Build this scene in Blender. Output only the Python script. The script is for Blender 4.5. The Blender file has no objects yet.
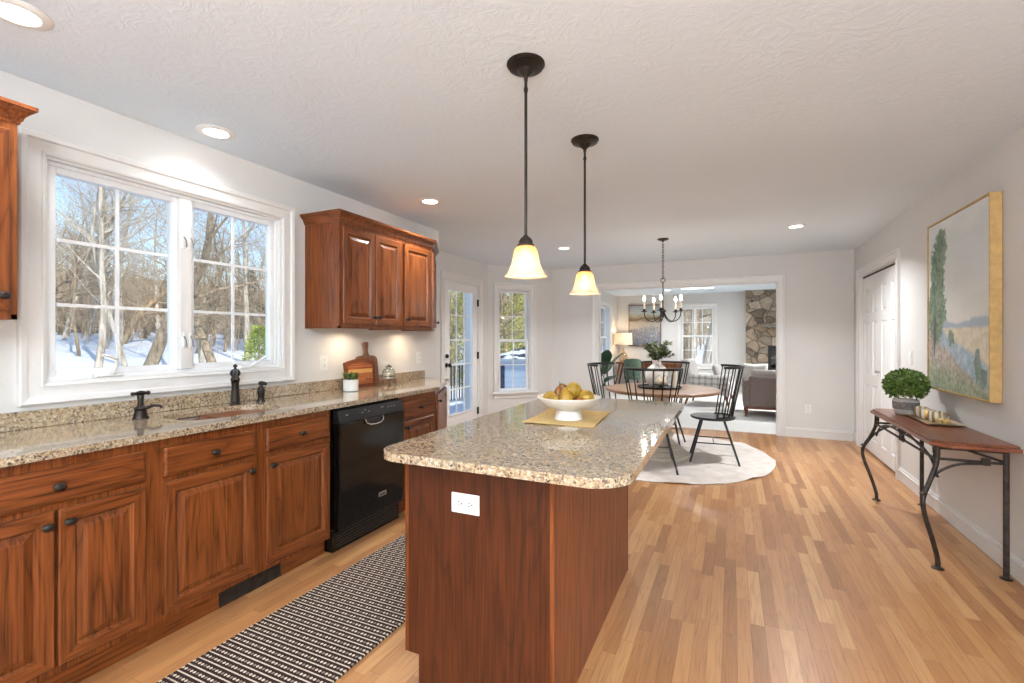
import bpy, bmesh, math, random
from mathutils import Vector, Matrix
from mathutils import noise as mnoise
random.seed(7)
PI = math.pi
R = math.radians
S = bpy.context.scene
COL = S.collection

# ------------------------------------------------------------------ camera
CAM_H = 1.308
YAW = math.atan(220 / 475.0)
cd = bpy.data.cameras.new('camera'); cam = bpy.data.objects.new('camera', cd); COL.objects.link(cam)
cd.sensor_width = 36; cd.lens = 36 * 475 / 1024.0; cd.clip_start = 0.05; cd.clip_end = 500
cam.location = (0, 0, CAM_H); cam.rotation_euler = (PI / 2, 0, YAW)
cd.shift_y = -3.0 / 1024
S.camera = cam

# ------------------------------------------------------------------ colour management
S.view_settings.view_transform = 'Standard'; S.view_settings.look = 'None'
S.view_settings.gamma = 1; S.view_settings.use_curve_mapping = False
S.view_settings.exposure = 0.58

# ------------------------------------------------------------------ world and sun
W = bpy.data.worlds.new('sky'); S.world = W; W.use_nodes = True
wt = W.node_tree; wt.nodes.clear()
sky = wt.nodes.new('ShaderNodeTexSky'); sky.sky_type = 'NISHITA'; sky.sun_disc = False
sky.sun_elevation = R(38); sky.sun_rotation = R(100); sky.air_density = 1.0; sky.dust_density = 0.2; sky.ozone_density = 2.0
bg = wt.nodes.new('ShaderNodeBackground'); bg.inputs[1].default_value = SKY_STRENGTH = 0.185
wo = wt.nodes.new('ShaderNodeOutputWorld')
wt.links.new(sky.outputs[0], bg.inputs[0]); wt.links.new(bg.outputs[0], wo.inputs[0])
sl = bpy.data.lights.new('sun', 'SUN'); sl.energy = 3.3; sl.angle = R(0.6); sl.color = (1, .95, .87)
so = bpy.data.objects.new('sun', sl); COL.objects.link(so)
so.rotation_euler = Vector((0.80, -0.30, 0.62)).to_track_quat('Z', 'Y').to_euler()

# downlight power (W) of every recessed can, pendants, lamps and added fill lights
P_CAN = 6.0
P_PENDANT = 7.0
P_DOME_FILL = 68.0
P_UP_FILL = 84.0

# ------------------------------------------------------------------ node helpers
def new_mat(name):
    m = bpy.data.materials.new(name); m.use_nodes = True
    nt = m.node_tree; b = nt.nodes['Principled BSDF']
    return m, nt, b

class G:
    """small node-graph writer"""
    def __init__(s, nt): s.nt = nt
    def n(s, t, **k):
        x = s.nt.nodes.new(t)
        for a, v in k.items(): setattr(x, a, v)
        return x
    def put(s, sock, v):
        if v is None: return
        if isinstance(v, bpy.types.NodeSocket): s.nt.links.new(v, sock)
        else: sock.default_value = v
    def m(s, op, a, b=None, c=None, clamp=False):
        x = s.n('ShaderNodeMath', operation=op); x.use_clamp = clamp
        s.put(x.inputs[0], a); s.put(x.inputs[1], b); s.put(x.inputs[2], c)
        return x.outputs[0]
    def coord(s, kind='Object'):
        return s.n('ShaderNodeTexCoord').outputs[kind]
    def mapping(s, v, scale=(1, 1, 1), loc=(0, 0, 0), rot=(0, 0, 0)):
        x = s.n('ShaderNodeMapping'); s.put(x.inputs[0], v)
        x.inputs['Scale'].default_value = scale; x.inputs['Location'].default_value = loc; x.inputs['Rotation'].default_value = rot
        return x.outputs[0]
    def noise(s, v, scale=5, detail=3, rough=.5, dist=0, out=0):
        x = s.n('ShaderNodeTexNoise'); s.put(x.inputs['Vector'], v)
        x.inputs['Scale'].default_value = scale; x.inputs['Detail'].default_value = detail
        x.inputs['Roughness'].default_value = rough; x.inputs['Distortion'].default_value = dist
        return x.outputs[out]
    def vor(s, v, scale=5, feature='F1', out='Distance', rnd=1):
        x = s.n('ShaderNodeTexVoronoi', feature=feature); s.put(x.inputs['Vector'], v)
        x.inputs['Scale'].default_value = scale; x.inputs['Randomness'].default_value = rnd
        return x.outputs[out]
    def white(s, v, dim='3D', out=0):
        x = s.n('ShaderNodeTexWhiteNoise', noise_dimensions=dim)
        s.put(x.inputs['W' if dim == '1D' else 'Vector'], v)
        return x.outputs[out]
    def ramp(s, f, stops, interp='LINEAR'):
        x = s.n('ShaderNodeValToRGB'); s.put(x.inputs[0], f); cr = x.color_ramp; cr.interpolation = interp
        while len(cr.elements) < len(stops): cr.elements.new(0.5)
        for e, (p, c) in zip(cr.elements, stops):
            e.position = p; e.color = (*c, 1) if len(c) == 3 else c
        return x.outputs[0]
    def mix(s, f, a, b, blend='MIX'):
        x = s.n('ShaderNodeMix', data_type='RGBA', blend_type=blend)
        s.put(x.inputs[0], f)
        for sock, v in ((x.inputs[6], a), (x.inputs[7], b)):
            if isinstance(v, tuple) and len(v) == 3: v = (*v, 1)
            s.put(sock, v)
        return x.outputs[2]
    def sep(s, v):
        x = s.n('ShaderNodeSeparateXYZ'); s.put(x.inputs[0], v); return x.outputs
    def comb(s, a, b, c=0.0):
        x = s.n('ShaderNodeCombineXYZ'); s.put(x.inputs[0], a); s.put(x.inputs[1], b); s.put(x.inputs[2], c); return x.outputs[0]
    def vadd(s, a, b):
        x = s.n('ShaderNodeVectorMath', operation='ADD'); s.put(x.inputs[0], a); s.put(x.inputs[1], b); return x.outputs[0]
    def bump(s, h, strength=.3, dist=.01, normal=None):
        x = s.n('ShaderNodeBump'); s.put(x.inputs['Height'], h); x.inputs['Strength'].default_value = strength
        x.inputs['Distance'].default_value = dist; s.put(x.inputs['Normal'], normal); return x.outputs[0]

def srgb(r, g, b):
    f = lambda v: ((v / 255 + .055) / 1.055) ** 2.4 if v > 10 else v / 255 / 12.92
    return (f(r), f(g), f(b))

def plain(name, col, rough=.5, metal=0, spec=.5, var=.06, nscale=30, bump=0, coat=0):
    """painted / moulded surface with faint procedural tone variation"""
    m, nt, b = new_mat(name); g = G(nt)
    nz = g.noise(g.coord(), nscale, 3)
    d = tuple(c * (1 - var) for c in col); l = tuple(min(1, c * (1 + var)) for c in col)
    nt.links.new(g.ramp(nz, [(.35, d), (.65, l)]), b.inputs['Base Color'])
    b.inputs['Roughness'].default_value = rough; b.inputs['Metallic'].default_value = metal
    b.inputs['Specular IOR Level'].default_value = spec
    b.inputs['Coat Weight'].default_value = coat
    if bump: nt.links.new(g.bump(g.noise(g.coord(), nscale * 6, 3), bump, .004), b.inputs['Normal'])
    return m

def oak(name, dark, mid, light, along='Z', rough=.34, ring=26, coat=.04, pore=.5, flip=1.0):
    """stained oak: cathedral contour figure plus pores running along one axis"""
    m, nt, b = new_mat(name); g = G(nt)
    rnd = g.n('ShaderNodeObjectInfo').outputs['Random']
    off = g.comb(g.m('MULTIPLY', rnd, 37.0), g.m('MULTIPLY', rnd, 19.0), g.m('MULTIPLY', rnd, 53.0))
    v = g.vadd(g.coord(), off)
    lo, hi = 0.9, 7.0
    sc = {'Z': (hi, hi, lo), 'X': (lo, hi, hi), 'Y': (hi, lo, hi)}[along]
    big = g.noise(g.mapping(v, sc), 1.0, 2, .5, .25)
    fig = g.m('ABSOLUTE', g.m('SINE', g.m('MULTIPLY', big, ring)))
    fig = g.m('POWER', fig, .38)
    sc2 = {'Z': (120, 120, 3.5), 'X': (3.5, 120, 120), 'Y': (120, 3.5, 120)}[along]
    por = g.noise(g.mapping(v, sc2), 1.0, 2, .6)
    sc3 = {'Z': (9, 9, .8), 'X': (.8, 9, 9), 'Y': (9, .8, 9)}[along]
    tone = g.noise(g.mapping(v, sc3), 1.0, 3, .5)
    f = g.m('ADD', g.m('MULTIPLY', fig, .17), g.m('ADD', g.m('MULTIPLY', por, .62 * pore * 2), g.m('MULTIPLY', tone, .21)))
    nt.links.new(g.ramp(f, [(.36, dark), (.54, mid), (.76, light)]), b.inputs['Base Color'])
    b.inputs['Roughness'].default_value = rough; b.inputs['Coat Weight'].default_value = coat; b.inputs['Coat Roughness'].default_value = .15; b.inputs['Specular IOR Level'].default_value = .32
    nt.links.new(g.bump(f, .12, .002), b.inputs['Normal'])
    return m

def emit(name, col, strength):
    m, nt, b = new_mat(name)
    b.inputs['Base Color'].default_value = (*col, 1)
    b.inputs['Emission Color'].default_value = (*col, 1); b.inputs['Emission Strength'].default_value = strength
    return m

# ------------------------------------------------------------------ mesh helpers
class MB:
    def __init__(s): s.v = []; s.f = []; s.mi = []; s.cur = 0
    def add(s, vs, fs):
        o = len(s.v); s.v += [tuple(p) for p in vs]; s.f += [tuple(i + o for i in f) for f in fs]; s.mi += [s.cur] * len(fs); return s
    def box(s, x0, x1, y0, y1, z0, z1, M=None):
        vs = [Vector(p) for p in ((x0,y0,z0),(x1,y0,z0),(x1,y1,z0),(x0,y1,z0),(x0,y0,z1),(x1,y0,z1),(x1,y1,z1),(x0,y1,z1))]
        if M: vs = [M @ p for p in vs]
        return s.add(vs, [(0,3,2,1),(4,5,6,7),(0,1,5,4),(1,2,6,5),(2,3,7,6),(3,0,4,7)])
    def hexa(s, bot, top):
        return s.add(list(bot) + list(top), [(0,3,2,1),(4,5,6,7),(0,1,5,4),(1,2,6,5),(2,3,7,6),(3,0,4,7)])
    def prism(s, pts, z0, z1, M=None):
        n = len(pts); vs = [Vector((x, y, z0)) for x, y in pts] + [Vector((x, y, z1)) for x, y in pts]
        if M: vs = [M @ p for p in vs]
        fs = [tuple(range(n - 1, -1, -1)), tuple(range(n, 2 * n))] + [(i, (i + 1) % n, n + (i + 1) % n, n + i) for i in range(n)]
        return s.add(vs, fs)
    def lathe(s, prof, seg=24, c=(0, 0, 0), M=None, cap=True):
        vs = []; fs = []; n = len(prof)
        for r, z in prof:
            for i in range(seg):
                a = 2 * PI * i / seg; vs.append(Vector((c[0] + r * math.cos(a), c[1] + r * math.sin(a), c[2] + z)))
        for j in range(n - 1):
            for i in range(seg):
                fs.append((j * seg + i, j * seg + (i + 1) % seg, (j + 1) * seg + (i + 1) % seg, (j + 1) * seg + i))
        if cap:
            if prof[0][0] > 1e-5: fs.append(tuple(range(seg - 1, -1, -1)))
            if prof[-1][0] > 1e-5: fs.append(tuple((n - 1) * seg + i for i in range(seg)))
        if M: vs = [M @ p for p in vs]
        return s.add(vs, fs)
    def tube(s, pts, r, seg=8, closed=False):
        pts = [Vector(p) for p in pts]; n = len(pts); rs = r if isinstance(r, (list, tuple)) else [r] * n
        vs = []; fs = []; up = None
        for i, p in enumerate(pts):
            if closed: t = pts[(i + 1) % n] - pts[i - 1]
            else: t = (pts[min(i + 1, n - 1)] - pts[max(i - 1, 0)])
            if t.length < 1e-9: t = Vector((0, 0, 1))
            t.normalize()
            if up is None: up = t.orthogonal().normalized()
            up = (up - t * up.dot(t));
            if up.length < 1e-6: up = t.orthogonal()
            up.normalize(); w = t.cross(up)
            for k in range(seg):
                a = 2 * PI * k / seg; vs.append(p + (up * math.cos(a) + w * math.sin(a)) * rs[i])
        m = n if closed else n - 1
        for i in range(m):
            j = (i + 1) % n
            for k in range(seg): fs.append((i * seg + k, i * seg + (k + 1) % seg, j * seg + (k + 1) % seg, j * seg + k))
        if not closed: fs += [tuple(range(seg - 1, -1, -1)), tuple((n - 1) * seg + k for k in range(seg))]
        return s.add(vs, fs)
    def bar(s, a, b, w, h, up=(0, 0, 1)):
        a = Vector(a); b = Vector(b); t = (b - a).normalized(); up = Vector(up); sd = t.cross(up).normalized(); up = sd.cross(t).normalized()
        q = [sd * x * w / 2 + up * y * h / 2 for x, y in ((-1,-1),(1,-1),(1,1),(-1,1))]
        return s.hexa([a + p for p in q], [b + p for p in q])
    def sphere(s, c, r, seg=16, rings=10, sc=(1, 1, 1)):
        prof = [(r * math.sin(PI * i / rings), -r * math.cos(PI * i / rings)) for i in range(rings + 1)]
        M = Matrix.Translation(Vector(c)) @ Matrix.Diagonal((*sc, 1))
        return s.lathe(prof, seg, M=M, cap=False)
    def leaf(s, p, d, n, L, w, bend=.15):
        d = Vector(d).normalized(); n = Vector(n); sd = d.cross(n)
        if sd.length < 1e-4: sd = d.orthogonal()
        sd.normalize(); n = sd.cross(d)
        p = Vector(p); m = p + d * L * .5 + n * L * bend; e = p + d * L
        vs = [p, m + sd * w / 2 - n * w * .12, m, m - sd * w / 2 - n * w * .12, e]
        return s.add(vs, [(0, 1, 2), (0, 2, 3), (1, 4, 2), (2, 4, 3)])
    def mesh(s, name):
        me = bpy.data.meshes.new(name); me.from_pydata(s.v, [], s.f); me.update()
        return me

def finish(me, mats, mi=None, smooth=False):
    for m in mats: me.materials.append(m)
    if mi and len(mats) > 1: me.polygons.foreach_set('material_index', mi)
    bm = bmesh.new(); bm.from_mesh(me); bmesh.ops.remove_doubles(bm, verts=bm.verts, dist=1e-6)
    bmesh.ops.recalc_face_normals(bm, faces=bm.faces); bm.to_mesh(me); bm.free()
    if smooth: me.polygons.foreach_set('use_smooth', [True] * len(me.polygons))
    me.update()

def O(name, mb, mat, parent=None, smooth=False, bev=0, seg=2, label=None, loc=None, rz=0, angle=40, raw=False):
    me = mb.mesh(name); mats = mat if isinstance(mat, (list, tuple)) else [mat]
    if raw:
        for m in mats: me.materials.append(m)
        if len(mats) > 1: me.polygons.foreach_set('material_index', mb.mi)
    else: finish(me, mats, mb.mi, False)
    if smooth:
        me.polygons.foreach_set('use_smooth', [True] * len(me.polygons))
        if smooth != 'all':
            try: me.set_sharp_from_angle(angle=R(angle))
            except Exception: pass
    o = bpy.data.objects.new(name, me); COL.objects.link(o)
    if parent: o.parent = parent
    if loc: o.location = loc
    if rz: o.rotation_euler = (0, 0, rz)
    if bev:
        b = o.modifiers.new('bevel', 'BEVEL'); b.width = bev; b.segments = seg; b.limit_method = 'ANGLE'; b.angle_limit = R(35)
        b.harden_normals = False
    if label: o['label'] = label
    return o

def T(name, label, cat, loc=(0, 0, 0), rz=0, group=None):
    o = bpy.data.objects.new(name, None); COL.objects.link(o); o.location = loc; o.rotation_euler = (0, 0, rz)
    o.empty_display_size = .1
    o['label'] = label; o['category'] = cat
    if group: o['group'] = group
    return o
def tag(o, label, cat, group=None, kind=None):
    o['label'] = label; o['category'] = cat
    if group: o['group'] = group
    if kind: o['kind'] = kind
    return o
def struct(o, label=None, cat=None):
    o['kind'] = 'structure'
    if label: o['label'] = label
    if cat: o['category'] = cat
    return o
def SE(name, label, cat, loc=(0, 0, 0), rz=0):
    return struct(T(name, label, cat, loc, rz), label, cat)
def children(o): return [c for c in COL.objects if c.parent == o]
def copy_tree(o, loc=None, rz=None, label=None, group=None, scale=None):
    kids = {}
    for c in COL.objects:
        if c.parent: kids.setdefault(c.parent.name, []).append(c)
    def rec(a, par):
        c = a.copy(); COL.objects.link(c)
        if par: c.parent = par
        for ch in kids.get(a.name, []): rec(ch, c)
        return c
    r = rec(o, None)
    if loc is not None: r.location = loc
    if rz is not None: r.rotation_euler = (0, 0, rz)
    if scale is not None: r.scale = scale
    if label: r['label'] = label
    if group: r['group'] = group
    return r
def lamp(name, kind, loc, power, color, parent=None, **k):
    l = bpy.data.lights.new(name, kind); l.energy = power; l.color = color
    for a, v in k.items(): setattr(l, a, v)
    o = bpy.data.objects.new(name, l); COL.objects.link(o); o.location = loc
    if parent: o.parent = parent
    return o

# ------------------------------------------------------------------ materials
M = {}
M['wall'] = plain('wall_paint', (.70, .69, .675), .6, var=.012, nscale=3, bump=.04)
M['trim'] = plain('trim_paint', (.76, .75, .735), .35, var=.01)
M['white_door'] = plain('door_paint', (.84, .84, .835), .38, var=.01)
M['vinyl'] = plain('window_vinyl', (.85, .86, .87), .35, var=.01)
OD, OM_, OL = srgb(62, 30, 13), srgb(114, 60, 27), srgb(146, 84, 42)
M['oak'] = oak('cabinet_oak_upright', OD, OM_, OL, 'Z')
M['oak_h'] = oak('cabinet_oak_level', OD, OM_, OL, 'X')
M['oak_shaded'] = oak('island_oak_shaded', srgb(44, 19, 8), srgb(70, 32, 14), srgb(92, 46, 21), 'Z', ring=22, rough=.38)  # darker copy for the island end, its shade put into the colour
M['oak_lit'] = oak('island_oak_lit', srgb(76, 38, 20), srgb(128, 70, 38), srgb(158, 94, 56), 'Z', ring=22, rough=.38)  # lighter copy, light from the right put into the colour
M['bronze'] = plain('oil_rubbed_bronze', (.035, .028, .024), .38, metal=.7, var=.2)
M['black_metal'] = plain('black_painted_wood', (.012, .012, .013), .32, var=.1)
M['iron'] = plain('wrought_iron', (.06, .048, .042), .5, metal=.6, var=.3, bump=.2)
M['steel'] = plain('brushed_steel', (.55, .55, .56), .25, metal=1, var=.05)
M['black_gloss'] = plain('black_enamel', (.004, .0035, .003), .10, spec=.35, var=.05)
M['dw_panel'] = plain('dark_control_panel', (.009, .009, .010), .35, var=.1)
M['plastic'] = plain('white_plastic', (.82, .82, .80), .35, var=.01)
M['dark'] = plain('dark_slot', (.02, .02, .02), .6)
M['brass_mark'] = plain('grey_lettering', (.45, .45, .46), .4)
M['ceramic'] = plain('glazed_white_ceramic', (.80, .76, .71), .3, var=.02)
M['snow'] = plain('snow', (.86, .88, .92), .8, var=.05, nscale=.4, bump=.1)

def mk_ceiling():
    m, nt, b = new_mat('textured_ceiling'); g = G(nt); v = g.coord()
    n1 = g.noise(v, 9, 6, .62, 1.4); n2 = g.noise(v, 32, 4, .6, .8)
    ridge = g.m('SUBTRACT', 1.0, g.m('ABSOLUTE', g.m('MULTIPLY', g.m('SUBTRACT', n1, .5), 5.0)), clamp=True)
    h = g.m('ADD', g.m('MULTIPLY', g.m('POWER', ridge, 3.0), g.noise(v, 3, 2)), g.m('MULTIPLY', n2, .25))
    nt.links.new(g.bump(h, .28, .006), b.inputs['Normal'])
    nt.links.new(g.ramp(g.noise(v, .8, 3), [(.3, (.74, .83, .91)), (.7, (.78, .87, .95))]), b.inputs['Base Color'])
    b.inputs['Roughness'].default_value = .8
    return m
M['ceiling'] = mk_ceiling()

def mk_floor():
    m, nt, b = new_mat('oak_strip_floor'); g = G(nt)
    x, y, z = g.sep(g.coord())
    wdt = .0572
    rx = g.m('DIVIDE', g.m('ADD', x, 20.0), wdt); row = g.m('FLOOR', rx); fx = g.m('FRACT', rx)
    rr = g.white(row, '1D'); ln = g.m('ADD', .35, g.m('MULTIPLY', g.white(g.m('ADD', row, 71.3), '1D'), .60))
    ry = g.m('DIVIDE', g.m('ADD', g.m('ADD', y, 20.0), g.m('MULTIPLY', rr, 7.0)), ln); pl = g.m('FLOOR', ry); fy = g.m('FRACT', ry)
    idc = g.comb(row, pl, 0.0)
    r1 = g.white(idc, '3D', 0); r2 = g.white(g.vadd(idc, (5.3, 9.1, 2.2)), '3D', 0)
    base = g.ramp(r1, [(0, srgb(156, 106, 64)), (.2, srgb(173, 121, 76)), (.5, srgb(183, 131, 84)), (.8, srgb(191, 141, 92)), (1, srgb(202, 155, 106))])
    gx = g.m('ADD', x, g.m('MULTIPLY', r1, 13.0)); gy = g.m('ADD', y, g.m('MULTIPLY', r2, 31.0))
    gv = g.comb(gx, gy, g.m('MULTIPLY', r2, 9.0))
    big = g.noise(g.mapping(gv, (14, 1.1, 1)), 1.0, 2, .5, .3)
    fig = g.m('POWER', g.m('ABSOLUTE', g.m('SINE', g.m('MULTIPLY', big, 24.0))), .6)
    por = g.noise(g.mapping(gv, (210, 5, 1)), 1.0, 2, .6)
    k = g.m('ADD', g.m('MULTIPLY', fig, .30), g.m('MULTIPLY', por, 1.15))
    mul = g.ramp(k, [(.30, (.66, .61, .56)), (.68, (.95, .94, .93)), (.95, (1.08, 1.08, 1.07))])
    c = g.mix(1.0, base, mul, 'MULTIPLY')
    knot = g.m('LESS_THAN', g.vor(g.mapping(gv, (6, 1.3, 1)), 1.0), .018)
    c = g.mix(knot, c, srgb(70, 38, 20))
    ex = g.m('MINIMUM', fx, g.m('SUBTRACT', 1.0, fx)); ey = g.m('MULTIPLY', g.m('MINIMUM', fy, g.m('SUBTRACT', 1.0, fy)), g.m('DIVIDE', ln, wdt))
    e = g.m('MINIMUM', ex, ey); gap = g.m('LESS_THAN', e, .014)
    c = g.mix(g.m('MULTIPLY', gap, .55), c, srgb(84, 50, 28))
    nt.links.new(c, b.inputs['Base Color'])
    b.inputs['Roughness'].default_value = .36; b.inputs['Coat Weight'].default_value = .12; b.inputs['Coat Roughness'].default_value = .25
    hgt = g.m('SUBTRACT', g.m('MULTIPLY', k, .15), gap)
    nt.links.new(g.bump(hgt, .15, .002), b.inputs['Normal'])
    return m
M['floor'] = mk_floor()

def mk_granite():
    m, nt, b = new_mat('speckled_granite'); g = G(nt); v = g.coord()
    dv = g.n('ShaderNodeVectorMath', operation='SCALE'); g.put(dv.inputs[0], g.noise(v, 60, 3, out=1)); dv.inputs['Scale'].default_value = .018
    w = g.vadd(v, dv.outputs[0])
    ca = g.sep(g.vor(w, 115, out='Color'))[0]; cb = g.sep(g.vor(w, 210, out='Color'))[1]
    c1 = g.ramp(ca, [(0, srgb(48, 38, 32)), (.11, srgb(104, 82, 62)), (.24, srgb(158, 132, 98)), (.44, srgb(184, 162, 132)), (.66, srgb(202, 188, 166)), (.84, srgb(168, 142, 106)), (.94, srgb(134, 122, 112))], 'CONSTANT')
    c2 = g.ramp(cb, [(0, srgb(40, 34, 30)), (.12, srgb(116, 94, 74)), (.30, srgb(176, 154, 120)), (.62, srgb(206, 194, 176)), (.88, srgb(150, 138, 126))], 'CONSTANT')
    c = g.mix(.42, c1, c2)
    patch = g.noise(v, 7, 3)
    c = g.mix(g.m('MULTIPLY', patch, .30), c, srgb(188, 168, 140))
    dk = g.m('LESS_THAN', g.m('ADD', g.vor(w, 60), g.m('MULTIPLY', g.noise(v, 14, 3), .55)), .455)
    c = g.mix(g.m('MULTIPLY', dk, .8), c, srgb(46, 36, 30))
    nt.links.new(c, b.inputs['Base Color'])
    b.inputs['Roughness'].default_value = .10; b.inputs['Specular IOR Level'].default_value = .6
    b.inputs['Coat Weight'].default_value = .5; b.inputs['Coat Roughness'].default_value = .03
    return m
M['granite'] = mk_granite()

def mk_glass(name='pane_glass', refl=.07, tint=(.96, .98, .98)):
    m = bpy.data.materials.new(name); m.use_nodes = True; nt = m.node_tree; nt.nodes.clear(); g = G(nt)
    t = g.n('ShaderNodeBsdfTransparent'); t.inputs[0].default_value = (*tint, 1)
    gl = g.n('ShaderNodeBsdfGlossy'); gl.inputs['Roughness'].default_value = .02
    mx = g.n('ShaderNodeMixShader'); mx.inputs[0].default_value = refl
    nt.links.new(t.outputs[0], mx.inputs[1]); nt.links.new(gl.outputs[0], mx.inputs[2])
    o = g.n('ShaderNodeOutputMaterial'); nt.links.new(mx.outputs[0], o.inputs[0])
    return m
M['glass'] = mk_glass('pane_glass', .035)
M['jar_glass'] = mk_glass('jar_glass', .16, (.93, .95, .94))
M['amber_glass'] = mk_glass('amber_glass', .15, (.90, .78, .62))

def mk_runner():
    m, nt, b = new_mat('woven_runner'); g = G(nt); x, y, z = g.sep(g.coord())
    py = g.m('FRACT', g.m('DIVIDE', g.m('ADD', y, 10.0), .042))
    line = g.m('LESS_THAN', g.m('ABSOLUTE', g.m('SUBTRACT', py, .14)), .075)
    wob = g.m('GREATER_THAN', g.noise(g.comb(x, y, 0), 140, 2), .36)
    line = g.m('MULTIPLY', line, wob)
    px = g.m('DIVIDE', g.m('ADD', x, 10.0), .0175); cell = g.m('FLOOR', px); fx = g.m('SUBTRACT', g.m('FRACT', px), .5)
    fy = g.m('MULTIPLY', g.m('SUBTRACT', py, .62), .042 / .0175)
    rowid = g.m('FLOOR', g.m('DIVIDE', g.m('ADD', y, 10.0), .042))
    third = g.m('GREATER_THAN', g.m('FRACT', g.m('DIVIDE', g.m('ADD', cell, g.m('MULTIPLY', rowid, 1.0)), 3.0)), .3)
    dd = g.m('SQRT', g.m('ADD', g.m('MULTIPLY', fx, fx), g.m('MULTIPLY', fy, fy)))
    dot = g.m('MULTIPLY', g.m('LESS_THAN', dd, .36), g.m('ADD', .35, g.m('MULTIPLY', third, .65)))
    f = g.m('MAXIMUM', line, dot)
    c = g.mix(f, srgb(54, 38, 36), srgb(206, 194, 178))
    nt.links.new(c, b.inputs['Base Color']); b.inputs['Roughness'].default_value = .95; b.inputs['Specular IOR Level'].default_value = .1
    nt.links.new(g.bump(g.noise(g.coord(), 400, 2), .4, .002), b.inputs['Normal'])
    return m
M['runner'] = mk_runner()

def fabric(name, a, bcol, scale=60, rough=.9, bump=.35):
    m, nt, b = new_mat(name); g = G(nt)
    n = g.noise(g.coord(), scale, 4, .65)
    nt.links.new(g.ramp(n, [(.3, a), (.7, bcol)]), b.inputs['Base Color'])
    b.inputs['Roughness'].default_value = rough; b.inputs['Specular IOR Level'].default_value = .15
    nt.links.new(g.bump(g.noise(g.coord(), scale * 5, 3), bump, .003), b.inputs['Normal'])
    return m
M['round_rug'] = fabric('mottled_cowhide', srgb(206, 196, 188), srgb(232, 223, 216), 6)
M['carpet'] = fabric('cut_pile_carpet', srgb(216, 212, 207), srgb(236, 233, 229), 30, bump=.6)
M['sofa'] = fabric('taupe_upholstery', srgb(118, 104, 98), srgb(142, 126, 119), 40)
M['cream_fab'] = fabric('cream_upholstery', srgb(200, 194, 190), srgb(226, 222, 218), 40)
M['green_fab'] = fabric('green_upholstery', srgb(88, 108, 94), srgb(112, 130, 114), 30)
M['mat_fab'] = fabric('straw_placemat', srgb(198, 168, 112), srgb(220, 194, 140), 70)
M['linen'] = fabric('linen', srgb(218, 204, 180), srgb(240, 228, 208), 80)

def mk_shade():
    m = bpy.data.materials.new('alabaster_glass'); m.use_nodes = True; nt = m.node_tree; nt.nodes.clear(); g = G(nt)
    n = g.noise(g.coord(), 22, 4, .6, .8)
    z = g.sep(g.coord())[2]
    c = g.ramp(n, [(.3, (.90, .78, .60)), (.7, (.96, .90, .80))])
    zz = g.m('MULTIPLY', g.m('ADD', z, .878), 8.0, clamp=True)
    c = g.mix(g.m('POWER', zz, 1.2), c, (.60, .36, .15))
    tr = g.n('ShaderNodeBsdfTranslucent'); g.put(tr.inputs[0], c)
    df = g.n('ShaderNodeBsdfDiffuse'); g.put(df.inputs[0], c)
    gl = g.n('ShaderNodeBsdfGlossy'); gl.inputs['Roughness'].default_value = .1
    tp = g.n('ShaderNodeBsdfTransparent')
    m1 = g.n('ShaderNodeMixShader'); m1.inputs[0].default_value = .62; nt.links.new(tr.outputs[0], m1.inputs[1]); nt.links.new(df.outputs[0], m1.inputs[2])
    m2 = g.n('ShaderNodeMixShader'); m2.inputs[0].default_value = .06; nt.links.new(m1.outputs[0], m2.inputs[1]); nt.links.new(gl.outputs[0], m2.inputs[2])
    m3 = g.n('ShaderNodeMixShader'); m3.inputs[0].default_value = .10; nt.links.new(m2.outputs[0], m3.inputs[1]); nt.links.new(tp.outputs[0], m3.inputs[2])
    o = g.n('ShaderNodeOutputMaterial'); nt.links.new(m3.outputs[0], o.inputs[0])
    return m
M['shade'] = mk_shade()
def mk_lampshade():
    m = bpy.data.materials.new('lampshade_cloth'); m.use_nodes = True; nt = m.node_tree; nt.nodes.clear(); g = G(nt)
    c = g.ramp(g.noise(g.coord(), 120, 2), [(.3, (.82, .76, .66)), (.7, (.90, .85, .76))])
    tr = g.n('ShaderNodeBsdfTranslucent'); g.put(tr.inputs[0], c)
    df = g.n('ShaderNodeBsdfDiffuse'); g.put(df.inputs[0], c)
    m1 = g.n('ShaderNodeMixShader'); m1.inputs[0].default_value = .6; nt.links.new(tr.outputs[0], m1.inputs[1]); nt.links.new(df.outputs[0], m1.inputs[2])
    o = g.n('ShaderNodeOutputMaterial'); nt.links.new(m1.outputs[0], o.inputs[0]); return m
M['lampshade'] = mk_lampshade()
M['can_glow'] = emit('recessed_lens', (1, .95, .87), 9.0)
M['dome_glass'] = emit('fill_dome_glass', (.97, .985, 1), 3.0)
M['bulb'] = emit('warm_bulb', (1, .78, .50), 42.0)
M['candle_bulb'] = emit('candle_bulb', (1, .92, .80), 110.0)

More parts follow.
